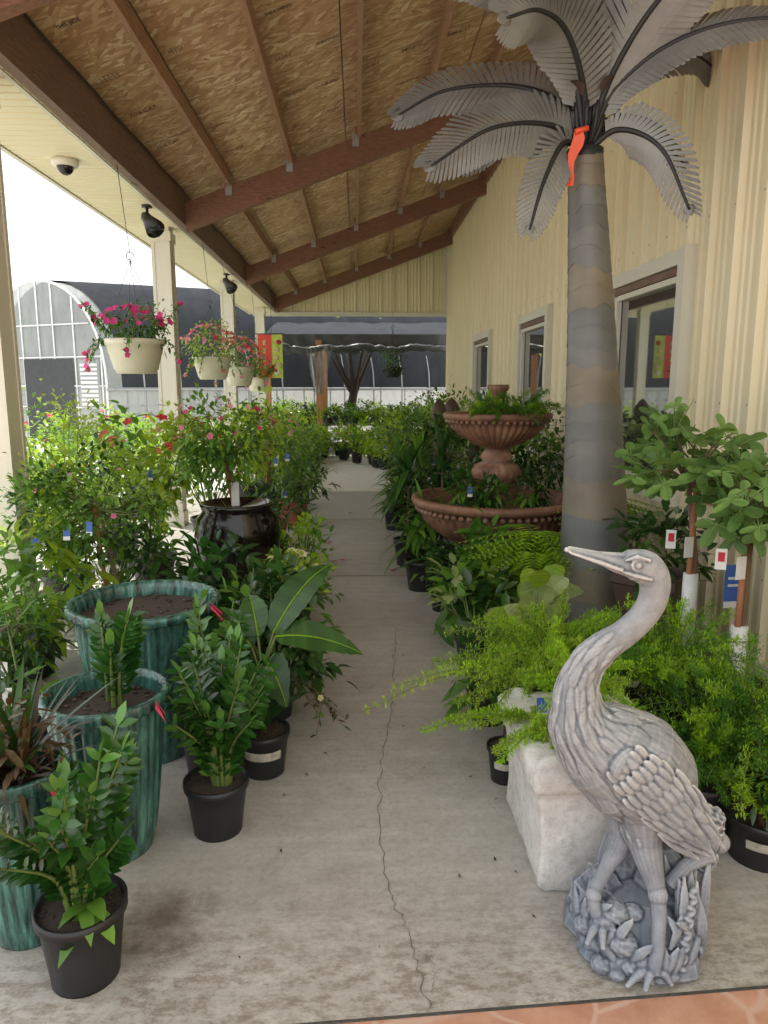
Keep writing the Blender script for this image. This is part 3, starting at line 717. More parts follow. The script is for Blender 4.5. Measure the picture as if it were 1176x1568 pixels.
# ------------------------------------------------------------------ glazed planters
def planter(c,R_,h,k=.62,flutes=34,plant=None):
    mb=MB(); prof=[(0,0),(R_*k,0),(R_*k*1.02,.01)]
    for i in range(1,15):
        t=i/14; prof.append((R_*(k+(.98-k)*(t**.62)),.01+(h-.06)*t))
    a0=3; a1=len(prof)-1
    prof+=[(R_*1.0,h-.045),(R_*1.06,h-.035),(R_*1.07,h-.005),(R_*1.04,h),(R_*.97,h),(R_*.94,h-.03),(R_*.92,h-.07)]
    mb.lathe(prof,c,flutes*8,'glaze',lambda a,k_,z:1-(.034*(1-abs(math.sin(flutes*a/2))) if a0<=k_<=a1 else (.008*math.cos(flutes*a) if k_>a1 else 0)))
    mb.lathe([(R_*.93,h-.065),(0,h-.055)],c,24,'soil')
    for q in range(60):
        a=U(0,6.28); rr=R_*.88*math.sqrt(R.random()); mb.ell((c[0]+rr*math.cos(a),c[1]+rr*math.sin(a),c[2]+h-.058),(.012,.009,.006),R.choice(['soil','soil','darkplanter']),5,3)
    for q in range(2):
        s_=.03*q; mb.add([(c[0]+R_*1.0,c[1]-.09,c[2]+h),(c[0]+R_*1.03,c[1]-.12,c[2]+h+.015-s_),(c[0]+R_*1.2,c[1]-.13,c[2]+h-.025-s_),(c[0]+R_*1.16,c[1]-.10,c[2]+h-.05-s_)],[(0,1,2,3)],'ribbonpink')
    if plant: plant(mb,(c[0],c[1],c[2]+h-.05))
    mb.obj('fluted_teal_planter')
planter((-.93,3.05,0),.30,.69)
planter((-.865,2.34,0),.195,.58,.66,30,lambda mb,c:zz(mb,(c[0]+.02,c[1],c[2]),8,.30,.06))
def brom(mb,c):
    strap(mb,c,60,.34,.018,'leaf_brom',(.3,1.4),.5,5); strap(mb,c,26,.38,.020,'leaf_dark',(.6,1.4),.3,5)
    bush(mb,(c[0]-.02,c[1],c[2]+.15),(.14,.14,.1),200,.06,.02,['leaf_brom'],8)
planter((-.985,1.95,0),.135,.53,.72,26,brom)
# ------------------------------------------------------------------ foreground potted plants
mb=MB(); pot(mb,(-.76,1.77,0),.115,.22); zz(mb,(-.76,1.77,.2),24,.43,.18,L=.076); strap(mb,(-.72,1.74,.22),6,.12,.045,'leaf_mid',(-.2,.6),.6,5)
mb.obj('potted_zz_plant')
mb=MB(); pot(mb,(-.52,2.42,0),.112,.2); zz(mb,(-.50,2.42,.18),34,.48,.17,L=.074); mb.obj('potted_zz_plant')
mb=MB(); pot(mb,(-.62,2.78,0),.11,.22); zz(mb,(-.58,2.76,.2),16,.56,.10); mb.obj('potted_zz_plant')
def banana(c,leaves,h,mats='leaf_banana'):
    mb=MB(); pot(mb,c,.105,.19,label=True); x,y,z=c
    for (a,l,e,wd,hh) in leaves:
        b=V((x,y,.17)); t=b+V((math.cos(a)*.06,math.sin(a)*.06,hh)); mb.tube(cat([b,b+V((0,0,hh*.6)),t],6),[.014,.012,.011,.01,.008,.006,.005],6,'stem')
        mb.leaf(t,(math.cos(a)*math.cos(e),math.sin(a)*math.cos(e),math.sin(e)),l,wd,mats,U(.2,.8),22,.35,.16,up=(-.3,-.5,.8))
        P0=t; d=V((math.cos(a)*math.cos(e),math.sin(a)*math.cos(e),math.sin(e)))
        mb.tube([P0+d*l*q-V((0,0,1))*.35*l*q*q+V((0,0,.002)) for q in [k/8 for k in range(9)]],[.005-.0005*k for k in range(9)],5,'leaf_fern',cap=False)
    strap(mb,(x,y,.2),12,.22,.08,'leaf_dark',(.2,1.2),.5,6); strap(mb,(x,y,.38),10,.22,.07,'leaf_dark',(.0,1.0),.5,6)
    return mb.obj('potted_banana_plant')
banana((-.40,2.82,0),[(.7,.52,.95,.18,.42),(-.05,.36,.15,.15,.42),(-1.2,.32,.15,.14,.34),(2.4,.38,.6,.15,.36),(-2.3,.30,.3,.14,.28),(1.9,.3,.9,.13,.4)],.4)
mb=MB(); pot(mb,(-.42,3.35,0),.11,.2); bush(mb,(-.44,3.35,.42),(.22,.24,.25),460,.10,.045,['leaf_dark','leaf_dark','leaf_mid'],12,stem=(-.42,3.35,.2))
for k in range(9):
    q=[V((-.32,3.2,.28)),V((-.2+U(-.05,.05),3.05,.22)),V((-.13+U(-.06,.12),2.95+U(-.15,.2),U(.06,.26)))]; P=cat(q,10); mb.tube(P,.0018,3,'bark',cap=False)
    for p in P[3:]:
        if R.random()<.7: mb.leaf(p,rdir(),.035,.018,R.choice(['leaf_mid','leaf_brom','leaf_dark']),U(0,1),1)
mb.flower(V((-.17,3.0,.24)),(0,-1,.4),.016,'yellow'); mb.obj('trailing_vine_plant')
def pb(name,c,r,h,bc,br,n,L,W,mats,fl=None,kind=1,clumps=14,potr=.13,poth=.24,trunk=None,tags=0,potmat='blackpot',droop=.3):
    mb=MB(); pot(mb,c,potr,poth,potmat)
    if trunk:
        mb.tube([(c[0],c[1],c[2]+poth*.8),(c[0]+.01,c[1],c[2]+poth+.2),bc],[.014,.012,.009],7,trunk)
        mb.tube([(c[0]-.03,c[1]-.02,c[2]+poth*.8),(bc[0]-.02,bc[1]-.02,bc[2]+.05)],.011,6,'stake')
    bush(mb,bc,br,n,L,W,mats,clumps,kind,fl,droop,stem=(c[0],c[1],c[2]+poth*.9) if not trunk else bc)
    for k in range(tags):
        a=U(-2.6,-.5); tag(mb,(bc[0]+br[0]*math.cos(a),bc[1]+br[1]*math.sin(a)*1.05,bc[2]-br[2]*U(.2,.9)),R.choice(['tag_blue','tag_white','tag_blue']),rz=U(-.4,.4))
    return mb.obj(name)
pb('golden_duranta_shrub',(-2.05,5.0,0),.2,.3,(-2.0,4.95,1.02),(.40,.4,.44),2000,.05,.026,['leaf_lime','leaf_lime','leaf_mid'],potr=.17,poth=.3,clumps=28)
pb('hibiscus_shrub',(-1.62,5.6,0),.2,.3,(-1.6,5.5,1.08),(.32,.30,.34),460,.13,.07,['leaf_mid','leaf_lime','leaf_lime'],('redfl',10,.05),potr=.17,poth=.3,tags=2)
pb('gardenia_topiary',(-1.36,3.95,0),.2,.3,(-1.44,4.0,.92),(.36,.33,.25),2000,.055,.028,['leaf_mid','leaf_mid','leaf_lime','leaf_dark'],('palepink',14,.018),potr=.15,poth=.3,trunk='bark',tags=3,clumps=26)
pb('croton_shrub',(-1.85,3.9,0),.2,.3,(-1.85,3.8,.62),(.32,.28,.3),330,.15,.06,['leaf_mid','leaf_fernd','leaf_lime'],potr=.16,poth=.28,tags=1)
pb('leafy_shrub',(-1.75,3.3,0),.2,.3,(-1.66,3.2,.5),(.24,.26,.25),560,.09,.03,['leaf_mid','leaf_dark'],('palepink',6,.02),potr=.16,poth=.25,tags=2)
pb('leafy_shrub',(-1.45,3.0,0),.2,.2,(-1.46,2.75,.50),(.12,.2,.26),360,.09,.020,['leaf_mid','leaf_brom','leaf_dark'],potr=.13,poth=.22,tags=1)
pb('leafy_shrub',(-1.55,4.5,0),.2,.3,(-1.5,4.5,.5),(.35,.3,.3),520,.09,.045,['leaf_dark','leaf_mid'],potr=.16,poth=.28)
pb('philodendron_plant',(-.78,3.95,0),.2,.3,(-.76,3.95,.44),(.24,.20,.22),400,.13,.055,['leaf_dark','leaf_zz'],potr=.14,poth=.26)
pb('philodendron_plant',(-.50,3.75,0),.2,.3,(-.50,3.75,.40),(.18,.2,.23),300,.13,.055,['leaf_dark','leaf_zz'],potr=.12,poth=.24)
pb('lantana_plant',(-.45,4.55,0),.2,.2,(-.42,4.5,.36),(.2,.22,.22),500,.06,.035,['leaf_lime','leaf_mid'],('yellow',16,.03),potr=.13,poth=.22)
pb('leafy_shrub',(-.42,5.4,0),.2,.2,(-.42,5.35,.38),(.17,.2,.24),420,.08,.03,['leaf_fern','leaf_mid'],potr=.12,poth=.2)
mb=MB(); c=(-.88,5.2,0)
mb.lathe([(0,0),(.19,0),(.2,.03),(.25,.2),(.30,.42),(.315,.54),(.29,.66),(.25,.71),(.262,.74),(.27,.765),(.24,.77),(.22,.74),(0,.72)],c,48,'blackglaze')
mb.tube([(-.90,5.2,.72),(-.98,5.2,1.22)],.016,7,'stake'); mb.tube([(-.86,5.2,.72),(-.92,5.18,1.0),(-.96,5.2,1.25)],[.016,.014,.01],7,'bark')
mb.box((-.885,5.17,.83),(.055,.02,.17),'tag_white')
bush(mb,(-1.0,5.2,1.27),(.38,.33,.26),1000,.075,.032,['leaf_mid','leaf_mid','leaf_lime'],22,1,(['palepink','pink'],36,.025),stem=(-.95,5.2,1.12)); mb.obj('black_glazed_urn')
pb('flowering_shrub',(-.9,7.1,0),.2,.3,(-.85,7.1,1.05),(.34,.34,.32),750,.08,.035,['leaf_mid','leaf_lime'],('palepink',14,.03),trunk='bark',potmat='terra',potr=.2,poth=.3,tags=2)
pb('flowering_shrub',(-1.5,7.2,0),.2,.3,(-1.5,7.2,.95),(.4,.4,.38),800,.09,.04,['leaf_mid','leaf_lime'],('redfl',12,.04),potr=.18,poth=.3,tags=1)
pb('leafy_shrub',(-.78,6.3,0),.2,.3,(-.78,6.3,.5),(.26,.3,.25),420,.11,.04,['leaf_dark','leaf_mid'],potr=.16,poth=.28)
pb('leafy_shrub',(-.75,8.3,0),.2,.3,(-.75,8.3,.5),(.28,.3,.28),400,.1,.04,['leaf_dark','leaf_mid'],potr=.17,poth=.3,tags=1,potmat='terra')
for (x,y,z,r,mt) in ((-1.1,8.9,.9,.38,['leaf_mid','leaf_lime']),(-.85,9.6,.5,.33,['leaf_mid']),(-1.5,9.8,.95,.40,['leaf_lime','leaf_mid']),(-.95,10.8,.65,.36,['leaf_mid','leaf_dark']),(-1.5,11.6,.8,.45,['leaf_lime']),(-1.05,12.3,.6,.4,['leaf_lime','leaf_mid']),(-2.2,6.6,.8,.4,['leaf_lime','leaf_mid']),(-1.4,13.5,.8,.45,['leaf_mid','leaf_lime'])):
    pb('nursery_shrub',(x,y,0),.2,.3,(x,y,z),(r,r,r),440,.09,.04,mt,potr=.17,poth=.3,tags=1,fl=('redfl',5,.03) if R.random()<.4 else None)
# ------------------------------------------------------------------ fountain
mb=MB(); fc=(1.07,5.5,0)
def flu(n,k0,k1,amp): return lambda a,k,z: 1+(amp*abs(math.cos(n*a/2)) if k0<=k<=k1 else 0)
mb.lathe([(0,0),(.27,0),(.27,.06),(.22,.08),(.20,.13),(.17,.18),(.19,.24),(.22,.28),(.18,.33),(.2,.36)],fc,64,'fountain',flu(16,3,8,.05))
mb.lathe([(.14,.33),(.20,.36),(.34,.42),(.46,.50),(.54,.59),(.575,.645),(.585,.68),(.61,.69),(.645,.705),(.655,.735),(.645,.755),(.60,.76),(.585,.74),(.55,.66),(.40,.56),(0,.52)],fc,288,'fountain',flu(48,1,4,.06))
for k in range(64):
    a=2*math.pi*k/64; mb.ell((fc[0]+.605*math.cos(a),fc[1]+.605*math.sin(a),.668),(.022,.022,.022),'fountain',8,6)
mb.lathe([(.2,.52),(.2,.66),(.17,.70),(.12,.74),(.10,.80),(.13,.85),(.17,.90),(.185,.95),(.16,1.0),(.10,1.03),(.13,1.06),(.11,1.09),(.09,1.12),(.12,1.15)],fc,96,'fountain',flu(18,5,8,.05))
mb.lathe([(.10,1.13),(.16,1.16),(.26,1.22),(.33,1.29),(.36,1.335),(.385,1.345),(.41,1.36),(.415,1.39),(.40,1.40),(.37,1.40),(.34,1.34),(0,1.28)],fc,240,'fountain',flu(40,1,3,.08))
for k in range(48):
    a=2*math.pi*k/48; mb.ell((fc[0]+.385*math.cos(a),fc[1]+.385*math.sin(a),1.338),(.016,.016,.016),'fountain',8,6)
mb.lathe([(.09,1.28),(.09,1.38),(.06,1.42),(.05,1.5),(.065,1.56),(.08,1.58),(.08,1.61),(0,1.61)],fc,48,'fountain',flu(12,2,5,.06))
mb.obj('tiered_fountain')
mb=MB()
for (x,y,r,n) in ((.8,5.3,.15,9),(1.3,5.2,.14,9),(1.05,5.9,.14,8),(.95,5.15,.1,6)):
    pot(mb,(x,y,.60),.07,.13); bush(mb,(x,y,.84),(r,r,.12),200,.09,.03,['leaf_dark','leaf_mid'],8)
for (x,y) in ((.92,5.25),(1.22,5.3),(1.07,5.2),(1.07,5.75),(1.30,5.55)):
    aspfern(mb,(x,y,1.37),18,.34,('leaf_fernd','leaf_fern'))
tag(mb,(.80,5.05,.82)); mb.obj('fountain_plants')
for (x,y,h,r) in ((.95,8.4,1.40,.07),(1.2,9.2,1.40,.075),(1.35,8.2,1.36,.075)):
    mb=MB(); mb.lathe([(0,0),(r*1.6,0),(r*1.6,.05),(r*1.2,.1),(r*.9,h*.55),(r*1.3,h*.6),(r*.6,h*.80),(r*1.2,h*.88),(r*1.4,h*.94),(r*1.1,h*.98),(r*.5,h*1.02),(0,h*1.04)],(x,y,0),32,'darkplanter'); mb.obj('stone_urn_ornament')
# ------------------------------------------------------------------ right hand row
def dracaena(c,h,n,L=.34,W=.05,mat='leaf_dark',pr=.13):
    mb=MB(); pot(mb,c,pr,.24)
    for k in range(3):
        a=U(0,6.28); hh=h*(1-.27*k); t=V((c[0]+.05*math.cos(a),c[1]+.05*math.sin(a),hh)); mb.tube([(c[0]+.02*math.cos(a),c[1]+.02*math.sin(a),.2),t],.012,6,'bark')
        for q in range(4): strap(mb,t-V((0,0,.05*q)),n//4,L,W,mat,(-.1,1.3),.6,5)
    return mb.obj('potted_dracaena')
dracaena((.50,5.55,0),.62,30,mat='leaf_mid'); dracaena((.45,6.35,0),.85,40,.38,.055); dracaena((.62,7.2,0),.95,40,.38,.05,'leaf_mid'); dracaena((.42,8.0,0),.7,32,mat='leaf_mid'); dracaena((.75,8.6,0),.95,34,.36,.05,'leaf_dark'); dracaena((.5,9.4,0),.7,32,.36,.05,'leaf_mid'); dracaena((.72,6.0,0),1.0,36,.38,.05,'leaf_dark')
pb('potted_ivy_plant',(.60,5.0,0),.1,.2,(.63,4.98,.33),(.17,.17,.16),420,.05,.03,['leaf_dark','leaf_zz'],potr=.085,poth=.17)
pb('white_caladium_plant',(.70,4.5,0),.1,.2,(.76,4.45,.34),(.22,.2,.2),150,.16,.08,['leaf_mid','leaf_mid','leaf_white','leaf_fern'],potr=.1,poth=.18)
pb('philodendron_plant',(.92,4.75,0),.1,.2,(.95,4.75,.42),(.22,.2,.25),240,.16,.06,['leaf_fernd','leaf_mid'],potr=.12,poth=.2)
pb('philodendron_plant',(.66,3.9,0),.1,.2,(.70,3.9,.30),(.2,.2,.18),160,.14,.065,['leaf_dark','leaf_mid','leaf_white'],potr=.11,poth=.2)
pb('peace_lily_plant',(.62,3.25,0),.1,.2,(.62,3.2,.3),(.14,.2,.16),90,.18,.07,['leaf_dark','leaf_dark','leaf_mid'],potr=.1,poth=.17)
mb=MB(); pot(mb,(.95,3.7,0),.13,.24)
for k in range(18):
    a=U(0,6.28); e=U(.4,1.4); b=V((.93,3.6,.22)); t=b+V((math.cos(a)*.12*math.cos(e),math.sin(a)*.12*math.cos(e),U(.14,.36))); mb.tube([b,t],.004,4,'stem')
    mb.leaf(t,(math.cos(a)*math.cos(e),math.sin(a)*math.cos(e)-.2,math.sin(e)),.22,.11,'leaf_white' if k%3 else 'leaf_lime',U(.1,.9),16,.4,.15,up=(0,-.7,.7))
mb.obj('caladium_plant')
mb=MB(); pot(mb,(1.15,4.45,0),.13,.24); fern(mb,(1.12,4.4,.42),70,.58,'leaf_fern'); mb.obj('boston_fern')
mb=MB(); pot(mb,(1.72,4.9,0),.13,.24); fern(mb,(1.72,4.85,.6),50,.5,'leaf_fern'); mb.obj('boston_fern')
mb=MB(); pot(mb,(.80,2.86,.2),.11,.2); mb.box((.8,2.86,.1),(.3,.3,.2),'darkplanter'); aspfern(mb,(.80,2.82,.44),64,.50,('leaf_fern','leaf_fern','leaf_lime')); aspfern(mb,(.72,2.75,.44),14,.42,('leaf_fern','leaf_lime'),.1,(-.7,-.2,0)); tag(mb,(.66,2.66,.36)); mb.obj('asparagus_fern')
mb=MB(); pot(mb,(.76,2.36,.44),.075,.11); aspfern(mb,(.76,2.34,.53),30,.27,('leaf_fern','leaf_lime')); aspfern(mb,(.66,2.2,.47),16,.22,('leaf_fern','leaf_lime'),-.6); aspfern(mb,(.62,2.3,.47),10,.24,('leaf_fern','leaf_lime'),.0,(-.8,0,-.15)); tag(mb,(.63,2.3,.47)); mb.obj('asparagus_fern')
mb=MB(); pot(mb,(1.30,2.75,.1),.14,.25); aspfern(mb,(1.28,2.75,.42),60,.50,('leaf_fernd','leaf_fern')); mb.obj('asparagus_fern')
mb=MB(); pot(mb,(1.50,2.5,.0),.14,.25); aspfern(mb,(1.46,2.45,.3),84,.52,('leaf_fernd','leaf_fernd','leaf_fern')); mb.obj('asparagus_fern')
mb=MB(); pot(mb,(1.05,2.72,.1),.14,.25); aspfern(mb,(1.05,2.75,.42),36,.36,('leaf_fern','leaf_fernd')); mb.obj('asparagus_fern')
mb=MB(); pot(mb,(1.22,2.35,.0),.12,.22); aspfern(mb,(1.22,2.35,.24),44,.34,('leaf_fernd','leaf_fern')); mb.obj('asparagus_fern')
mb=MB(); pot(mb,(.60,2.72,0),.075,.15,label=True); mb.obj('black_nursery_pot')
mb=MB(); pot(mb,(1.38,2.2,0),.13,.17,label=True); bush(mb,(1.38,2.2,.28),(.15,.13,.10),260,.05,.02,['leaf_dark','leaf_brom','leaf_mid'],9); strap(mb,(1.48,2.15,.2),7,.28,.11,'leaf_banana',(.1,1.0),.5,7); mb.obj('potted_jasmine')
mb=MB()
mb.lathe([(0,0),(.16,0),(.2,.3),(.235,.44),(.25,.45),(.25,.5),(.22,.5),(.2,.44),(0,.44)],(1.62,3.75,.1),4,'darkplanter',smooth=False); bush(mb,(1.62,3.75,.72),(.2,.2,.2),200,.1,.05,['leaf_mid','leaf_dark'],8); mb.obj('square_clay_planter')
def fig(c,tr,hc,r,n,w0,w1):
    mb=MB(); pot(mb,c,.15,.3); x,y,z=c
    mb.tube([(x,y,.25),(x+.005,y,.8),(tr[0],tr[1],hc-.12)],[.018,.016,.012],8,'bark'); mb.tube([(x-.03,y-.02,.25),(x-.02,y-.02,hc-.1)],.014,6,'stake')
    mb.tube([(x-.01,y-.01,w0),(x-.01,y-.01,w1)],.036,10,'tag_white')
    tips=[]
    for k in range(14):
        d=rdir(); d.z=abs(d.z)*1.0; t=V((tr[0],tr[1],hc-.12)); e=t+V((d.x*r,d.y*r,d.z*r*1.0+.02)); P=cat([t,(t+e)/2+V((0,0,.03)),e],6); mb.tube(P,[.009,.008,.007,.006,.005,.004,.003],5,'bark',cap=False); tips+=P[2:]
    for k in range(n):
        p=R.choice(tips); d=rdir()+V((0,-.1,.25))+(p-V((tr[0],tr[1],hc)))*1.5; q=p+d.normalized()*U(.03,.09); mb.tube([p,q],.0025,3,'stem',cap=False)
        figleaf(mb,q,d,U(.09,.155),'leaf_fig',U(0,1))
    mb.box((x-.05,y-.05,.84),(.05,.004,.10),'tag_white',.3); mb.box((x-.14,y-.05,.88),(.045,.004,.09),'tag_white',-.3); mb.box((x-.14,y-.053,.89),(.026,.004,.04),'redfl',-.3)
    mb.box((x+.16,y-.10,.66),(.10,.004,.21),'tag_blue',.1); mb.box((x+.16,y-.104,.70),(.07,.004,.012),'tag_white',.1); mb.box((x+.16,y-.104,.665),(.07,.004,.012),'tag_white',.1); mb.box((x+.16,y-.104,.57),(.10,.004,.03),'tag_white',.1)
    mb.obj('potted_fig_tree')
fig((1.63,3.35,0),(1.58,3.35),1.25,.31,120,.34,.70)
fig((1.67,2.95,0),(1.68,2.95),1.12,.25,90,.18,.57)
for (x,y,z,r,mt) in ((1.75,4.5,.5,.3,['leaf_dark','leaf_mid']),(1.6,6.4,.8,.35,['leaf_dark','leaf_mid']),(1.75,7.2,1.0,.35,['leaf_dark']),(1.1,6.8,.6,.35,['leaf_mid','leaf_dark']),(1.5,7.8,.9,.35,['leaf_mid']),(1.0,7.7,.95,.33,['leaf_mid','leaf_dark']),(.8,10.4,.8,.40,['leaf_mid','leaf_dark']),(1.3,10.2,1.0,.42,['leaf_mid']),(.75,11.6,.7,.42,['leaf_lime','leaf_mid']),(1.4,12,.9,.42,['leaf_lime','leaf_mid']),(.8,13,.75,.42,['leaf_lime']),(1.5,14,1.0,.45,['leaf_mid','leaf_lime'])):
    pb('nursery_shrub',(x,y,0),.2,.3,(x,y,z),(r,r,r),420,.1,.045,mt,potr=.17,poth=.3,tags=1)
# ------------------------------------------------------------------ metal palm
def palm():
    E=empty('metal_palm_tree')
    mb=MB(); b0=V((1.46,4.2,0)); b1=V((1.262,4.2,2.88)); cyc=['tr_a','tr_c','tr_a','tr_b','tr_b','tr_a','tr_c','tr_c','tr_b','tr_b','tr_a']
    seg=27
    def C(t): return b0.lerp(b1,t)+V((.02*math.sin(t*3.1),0,0))
    def rad(t): return .095+(.235-.095)*(1-t)**1.15
    m=96; rows=4
    for i in range(seg):
        t0=i/seg; ph=U(0,6); ph2=U(0,6); vs=[]; A=U(.004,.008)
        for r_ in range(rows+1):
            for j in range(m):
                a=2*math.pi*j/m
                lo=t0+A*math.sin(2*a+ph)+.003*math.sin(5*a+ph2)+.0018*math.sin(7*a+ph); hi=t0+1.9/seg
                t=lo+(hi-lo)*r_/rows; tc=max(0,min(1,t)); c=C(tc); k=(1-r_/rows)
                rr=rad(tc)+.0016*k-.0036*(1-k)
                vs.append((c.x+rr*math.cos(a),c.y+rr*math.sin(a),c.z))
        lip=[]
        for j in range(m):
            a=2*math.pi*j/m; p=vs[j]; lip.append((p[0]-.008*math.cos(a),p[1]-.008*math.sin(a),p[2]+.001))
        o=len(vs); vs+=lip
        fs=[(r_*m+j,r_*m+(j+1)%m,(r_+1)*m+(j+1)%m,(r_+1)*m+j) for r_ in range(rows) for j in range(m)]
        mb.add(vs,fs,cyc[i%11],.5,True); mb.add([vs[j] for j in range(m)]+lip,[(m+j,m+(j+1)%m,(j+1)%m,j) for j in range(m)],cyc[i%11],.5,False)
    c=C(1); mb.lathe([(0.098,-.05),(0.100,0),(0,.02)],c,24,'palmdark'); mb.obj('trunk',E)
    H=C(1)+V((0,0,-.02)); CAM=V((-.28,-.93,-.25))
    def frond(ctrl,W,n=26,up=None,mat='palmmetal',droop=.25,st=6):
        n=int(n*1.25); st=8
        mb=MB(); P=cat([H]+[H+V(p) for p in ctrl],n+st); tot=n+st; L=sum((P[i+1]-P[i]).length for i in range(tot)); sp=L/tot
        mb.tube(P,[.018-.013*i/tot for i in range(tot+1)],8,'palmdark'); up=V(up) if up else CAM
        for i in range(st,tot+1):
            t=(P[min(i+1,tot)]-P[i-1]).normalized(); s_=t.cross(up).normalized(); nn=s_.cross(t)
            f=(i-st)/n; w=W*min(1,.50+f*2.6)*(1 if f<.55 else max(.32,math.sqrt(max(0,1-((f-.55)/.50)**2))))
            for sg in (-1,1):
                d=(s_*sg+t*(.45+.9*f**2)).normalized(); L2=w*U(.97,1.03); perp=t*(sp*.5); wob=U(-.03,.03)
                def pt(u,k,e=0): return tuple(P[i]+d*L2*u-nn*((droop+wob)*L2*u*u*.6-e)+perp*k)
                vs=[pt(0,-1),pt(0,1),pt(.40,-1.0),pt(.40,.99),pt(.50,-.98,.001),pt(.50,.93),pt(.90,-1.04,.003),pt(.90,.90),pt(.97,-.8,.003),pt(.97,.62),pt(1,-.3,.002),pt(1,.15)]
                mb.add(vs,[(0,1,3,2),(2,3,5,4),(4,5,7,6),(6,7,9,8),(8,9,11,10)],mat)
            if i==tot: mb.leaf(P[i]-t*.03,t,W*.42,sp*2.6,mat,.5,6,0,0,up=tuple(up))
        o=mb.obj('frond',E); s=o.modifiers.new('sol','SOLIDIFY'); s.thickness=.002
    frond([(-.19,-.03,.13),(-.55,-.20,.06),(-.88,-.32,-.16)],.205,28,up=(-.3,-.9,.15))
    frond([(-.14,-.08,.03),(-.26,-.16,-.18),(-.34,-.20,-.44)],.14,20)
    frond([(.15,-.08,.10),(.35,-.18,-.02),(.50,-.24,-.34)],.15,21)
    frond([(.15,.05,.16),(.38,.10,.17),(.62,.15,.0)],.13,18,up=(-.2,-.8,.5))
    frond([(-.15,.10,.14),(-.38,.22,.16),(-.62,.3,.02)],.15,19,up=(-.2,-.8,.5))
    frond([(.12,-.12,.30),(.40,-.32,.46),(.78,-.50,.46),(1.15,-.62,.28)],.165,36,up=(-.1,-.8,.5))
    frond([(.08,-.14,.34),(.24,-.35,.62),(.50,-.58,.80),(.82,-.75,.86)],.25,32)
    frond([(-.05,-.10,.28),(-.20,-.28,.48),(-.38,-.45,.50),(-.56,-.55,.42)],.22,28)
    frond([(-.12,-.12,.38),(-.36,-.34,.60),(-.72,-.5,.66),(-1.2,-.6,.62)],.19,38)
    frond([(.01,-.05,.32),(-.02,-.16,.58),(.03,-.34,.90)],.18,26)
    frond([(.08,.12,.34),(.30,.28,.58),(.68,.40,.70),(1.0,.5,.6)],.20,30,up=(-.2,-.9,.2))
    frond([(-.1,.15,.3),(-.34,.32,.46),(-.72,.45,.48),(-1.0,.5,.36)],.19,28,up=(-.2,-.9,.2))
    mb=MB()
    for k in range(10):
        a=k*.63; mb.tube(cat([H,H+V((math.cos(a)*.07,math.sin(a)*.07,.10)),H+V((math.cos(a)*.10,math.sin(a)*.10,.24))],6),.012,6,'palmdark')
    for (dx,dy) in ((.03,-.14),(-.06,-.10),(.09,-.1)): mb.leaf(H+V((dx,dy,.26)),(dx*3,dy,.3),.16,.06,'darkplanter',.5,6,.5,.3)
    mb.obj('crown_core',E)
    mb=MB(); p=V((1.185,4.09,2.9))
    P=[p+V((.01*math.sin(k*1.3)-.006*k,-.01,-.04*k+.04)) for k in range(8)]
    vs=[]
    for k,q in enumerate(P): w_=.02+.012*math.sin(k*.9); vs+=[tuple(q+V((-w_,0,0))),tuple(q+V((w_,-.015,0)))]
    mb.add(vs,[(2*k,2*k+1,2*k+3,2*k+2) for k in range(7)],'orange',.5,True); mb.tube([p+V((-.02,-.02,.03)),p+V((.05,-.02,.05))],.015,6,'orange'); mb.obj('marker_ribbon',E)
palm()
# ------------------------------------------------------------------ banners
mb=MB(); mb.add([(-1.86,13.9,1.75),(-1.60,13.9,1.75),(-1.60,13.9,2.55),(-1.86,13.9,2.55)],[(0,1,2,3)],'red'); mb.add([(-1.60,13.9,1.75),(-1.40,13.9,1.75),(-1.40,13.9,2.55),(-1.60,13.9,2.55)],[(0,1,2,3)],'green'); mb.tube([(-1.9,13.9,2.56),(-1.37,13.9,2.56)],.012,6,'wire'); mb.tube([(-1.6,13.9,2.56),(-1.6,13.9,3.75)],.004,4,'wire')
for z_ in (1.95,2.1,2.25,2.4): mb.box((-1.74,13.893,z_),(.05,.004,.09),'yellow')
for k in range(5): mb.ell((-1.5+.03*math.sin(k*2),13.893,1.85+.14*k),(.05,.003,.05),R.choice(['redfl','yellow','tag_white']),8,5)
mb.obj('hanging_banner')
mb=MB(); x,y=-9.6,20.8; mb.add([(x,y,2.3),(x+.22,y-.1,2.3),(x+.22,y-.1,3.1),(x,y,3.1)],[(0,1,2,3)],'tag_blue'); mb.add([(x+.02,y-.03,2.45),(x+.2,y-.12,2.45),(x+.2,y-.12,2.8),(x+.02,y-.03,2.8)],[(0,1,2,3)],'red'); mb.tube([(x-.02,y+.02,0),(x-.02,y+.02,3.15)],.02,6,'greyframe'); mb.obj('banner_sign')
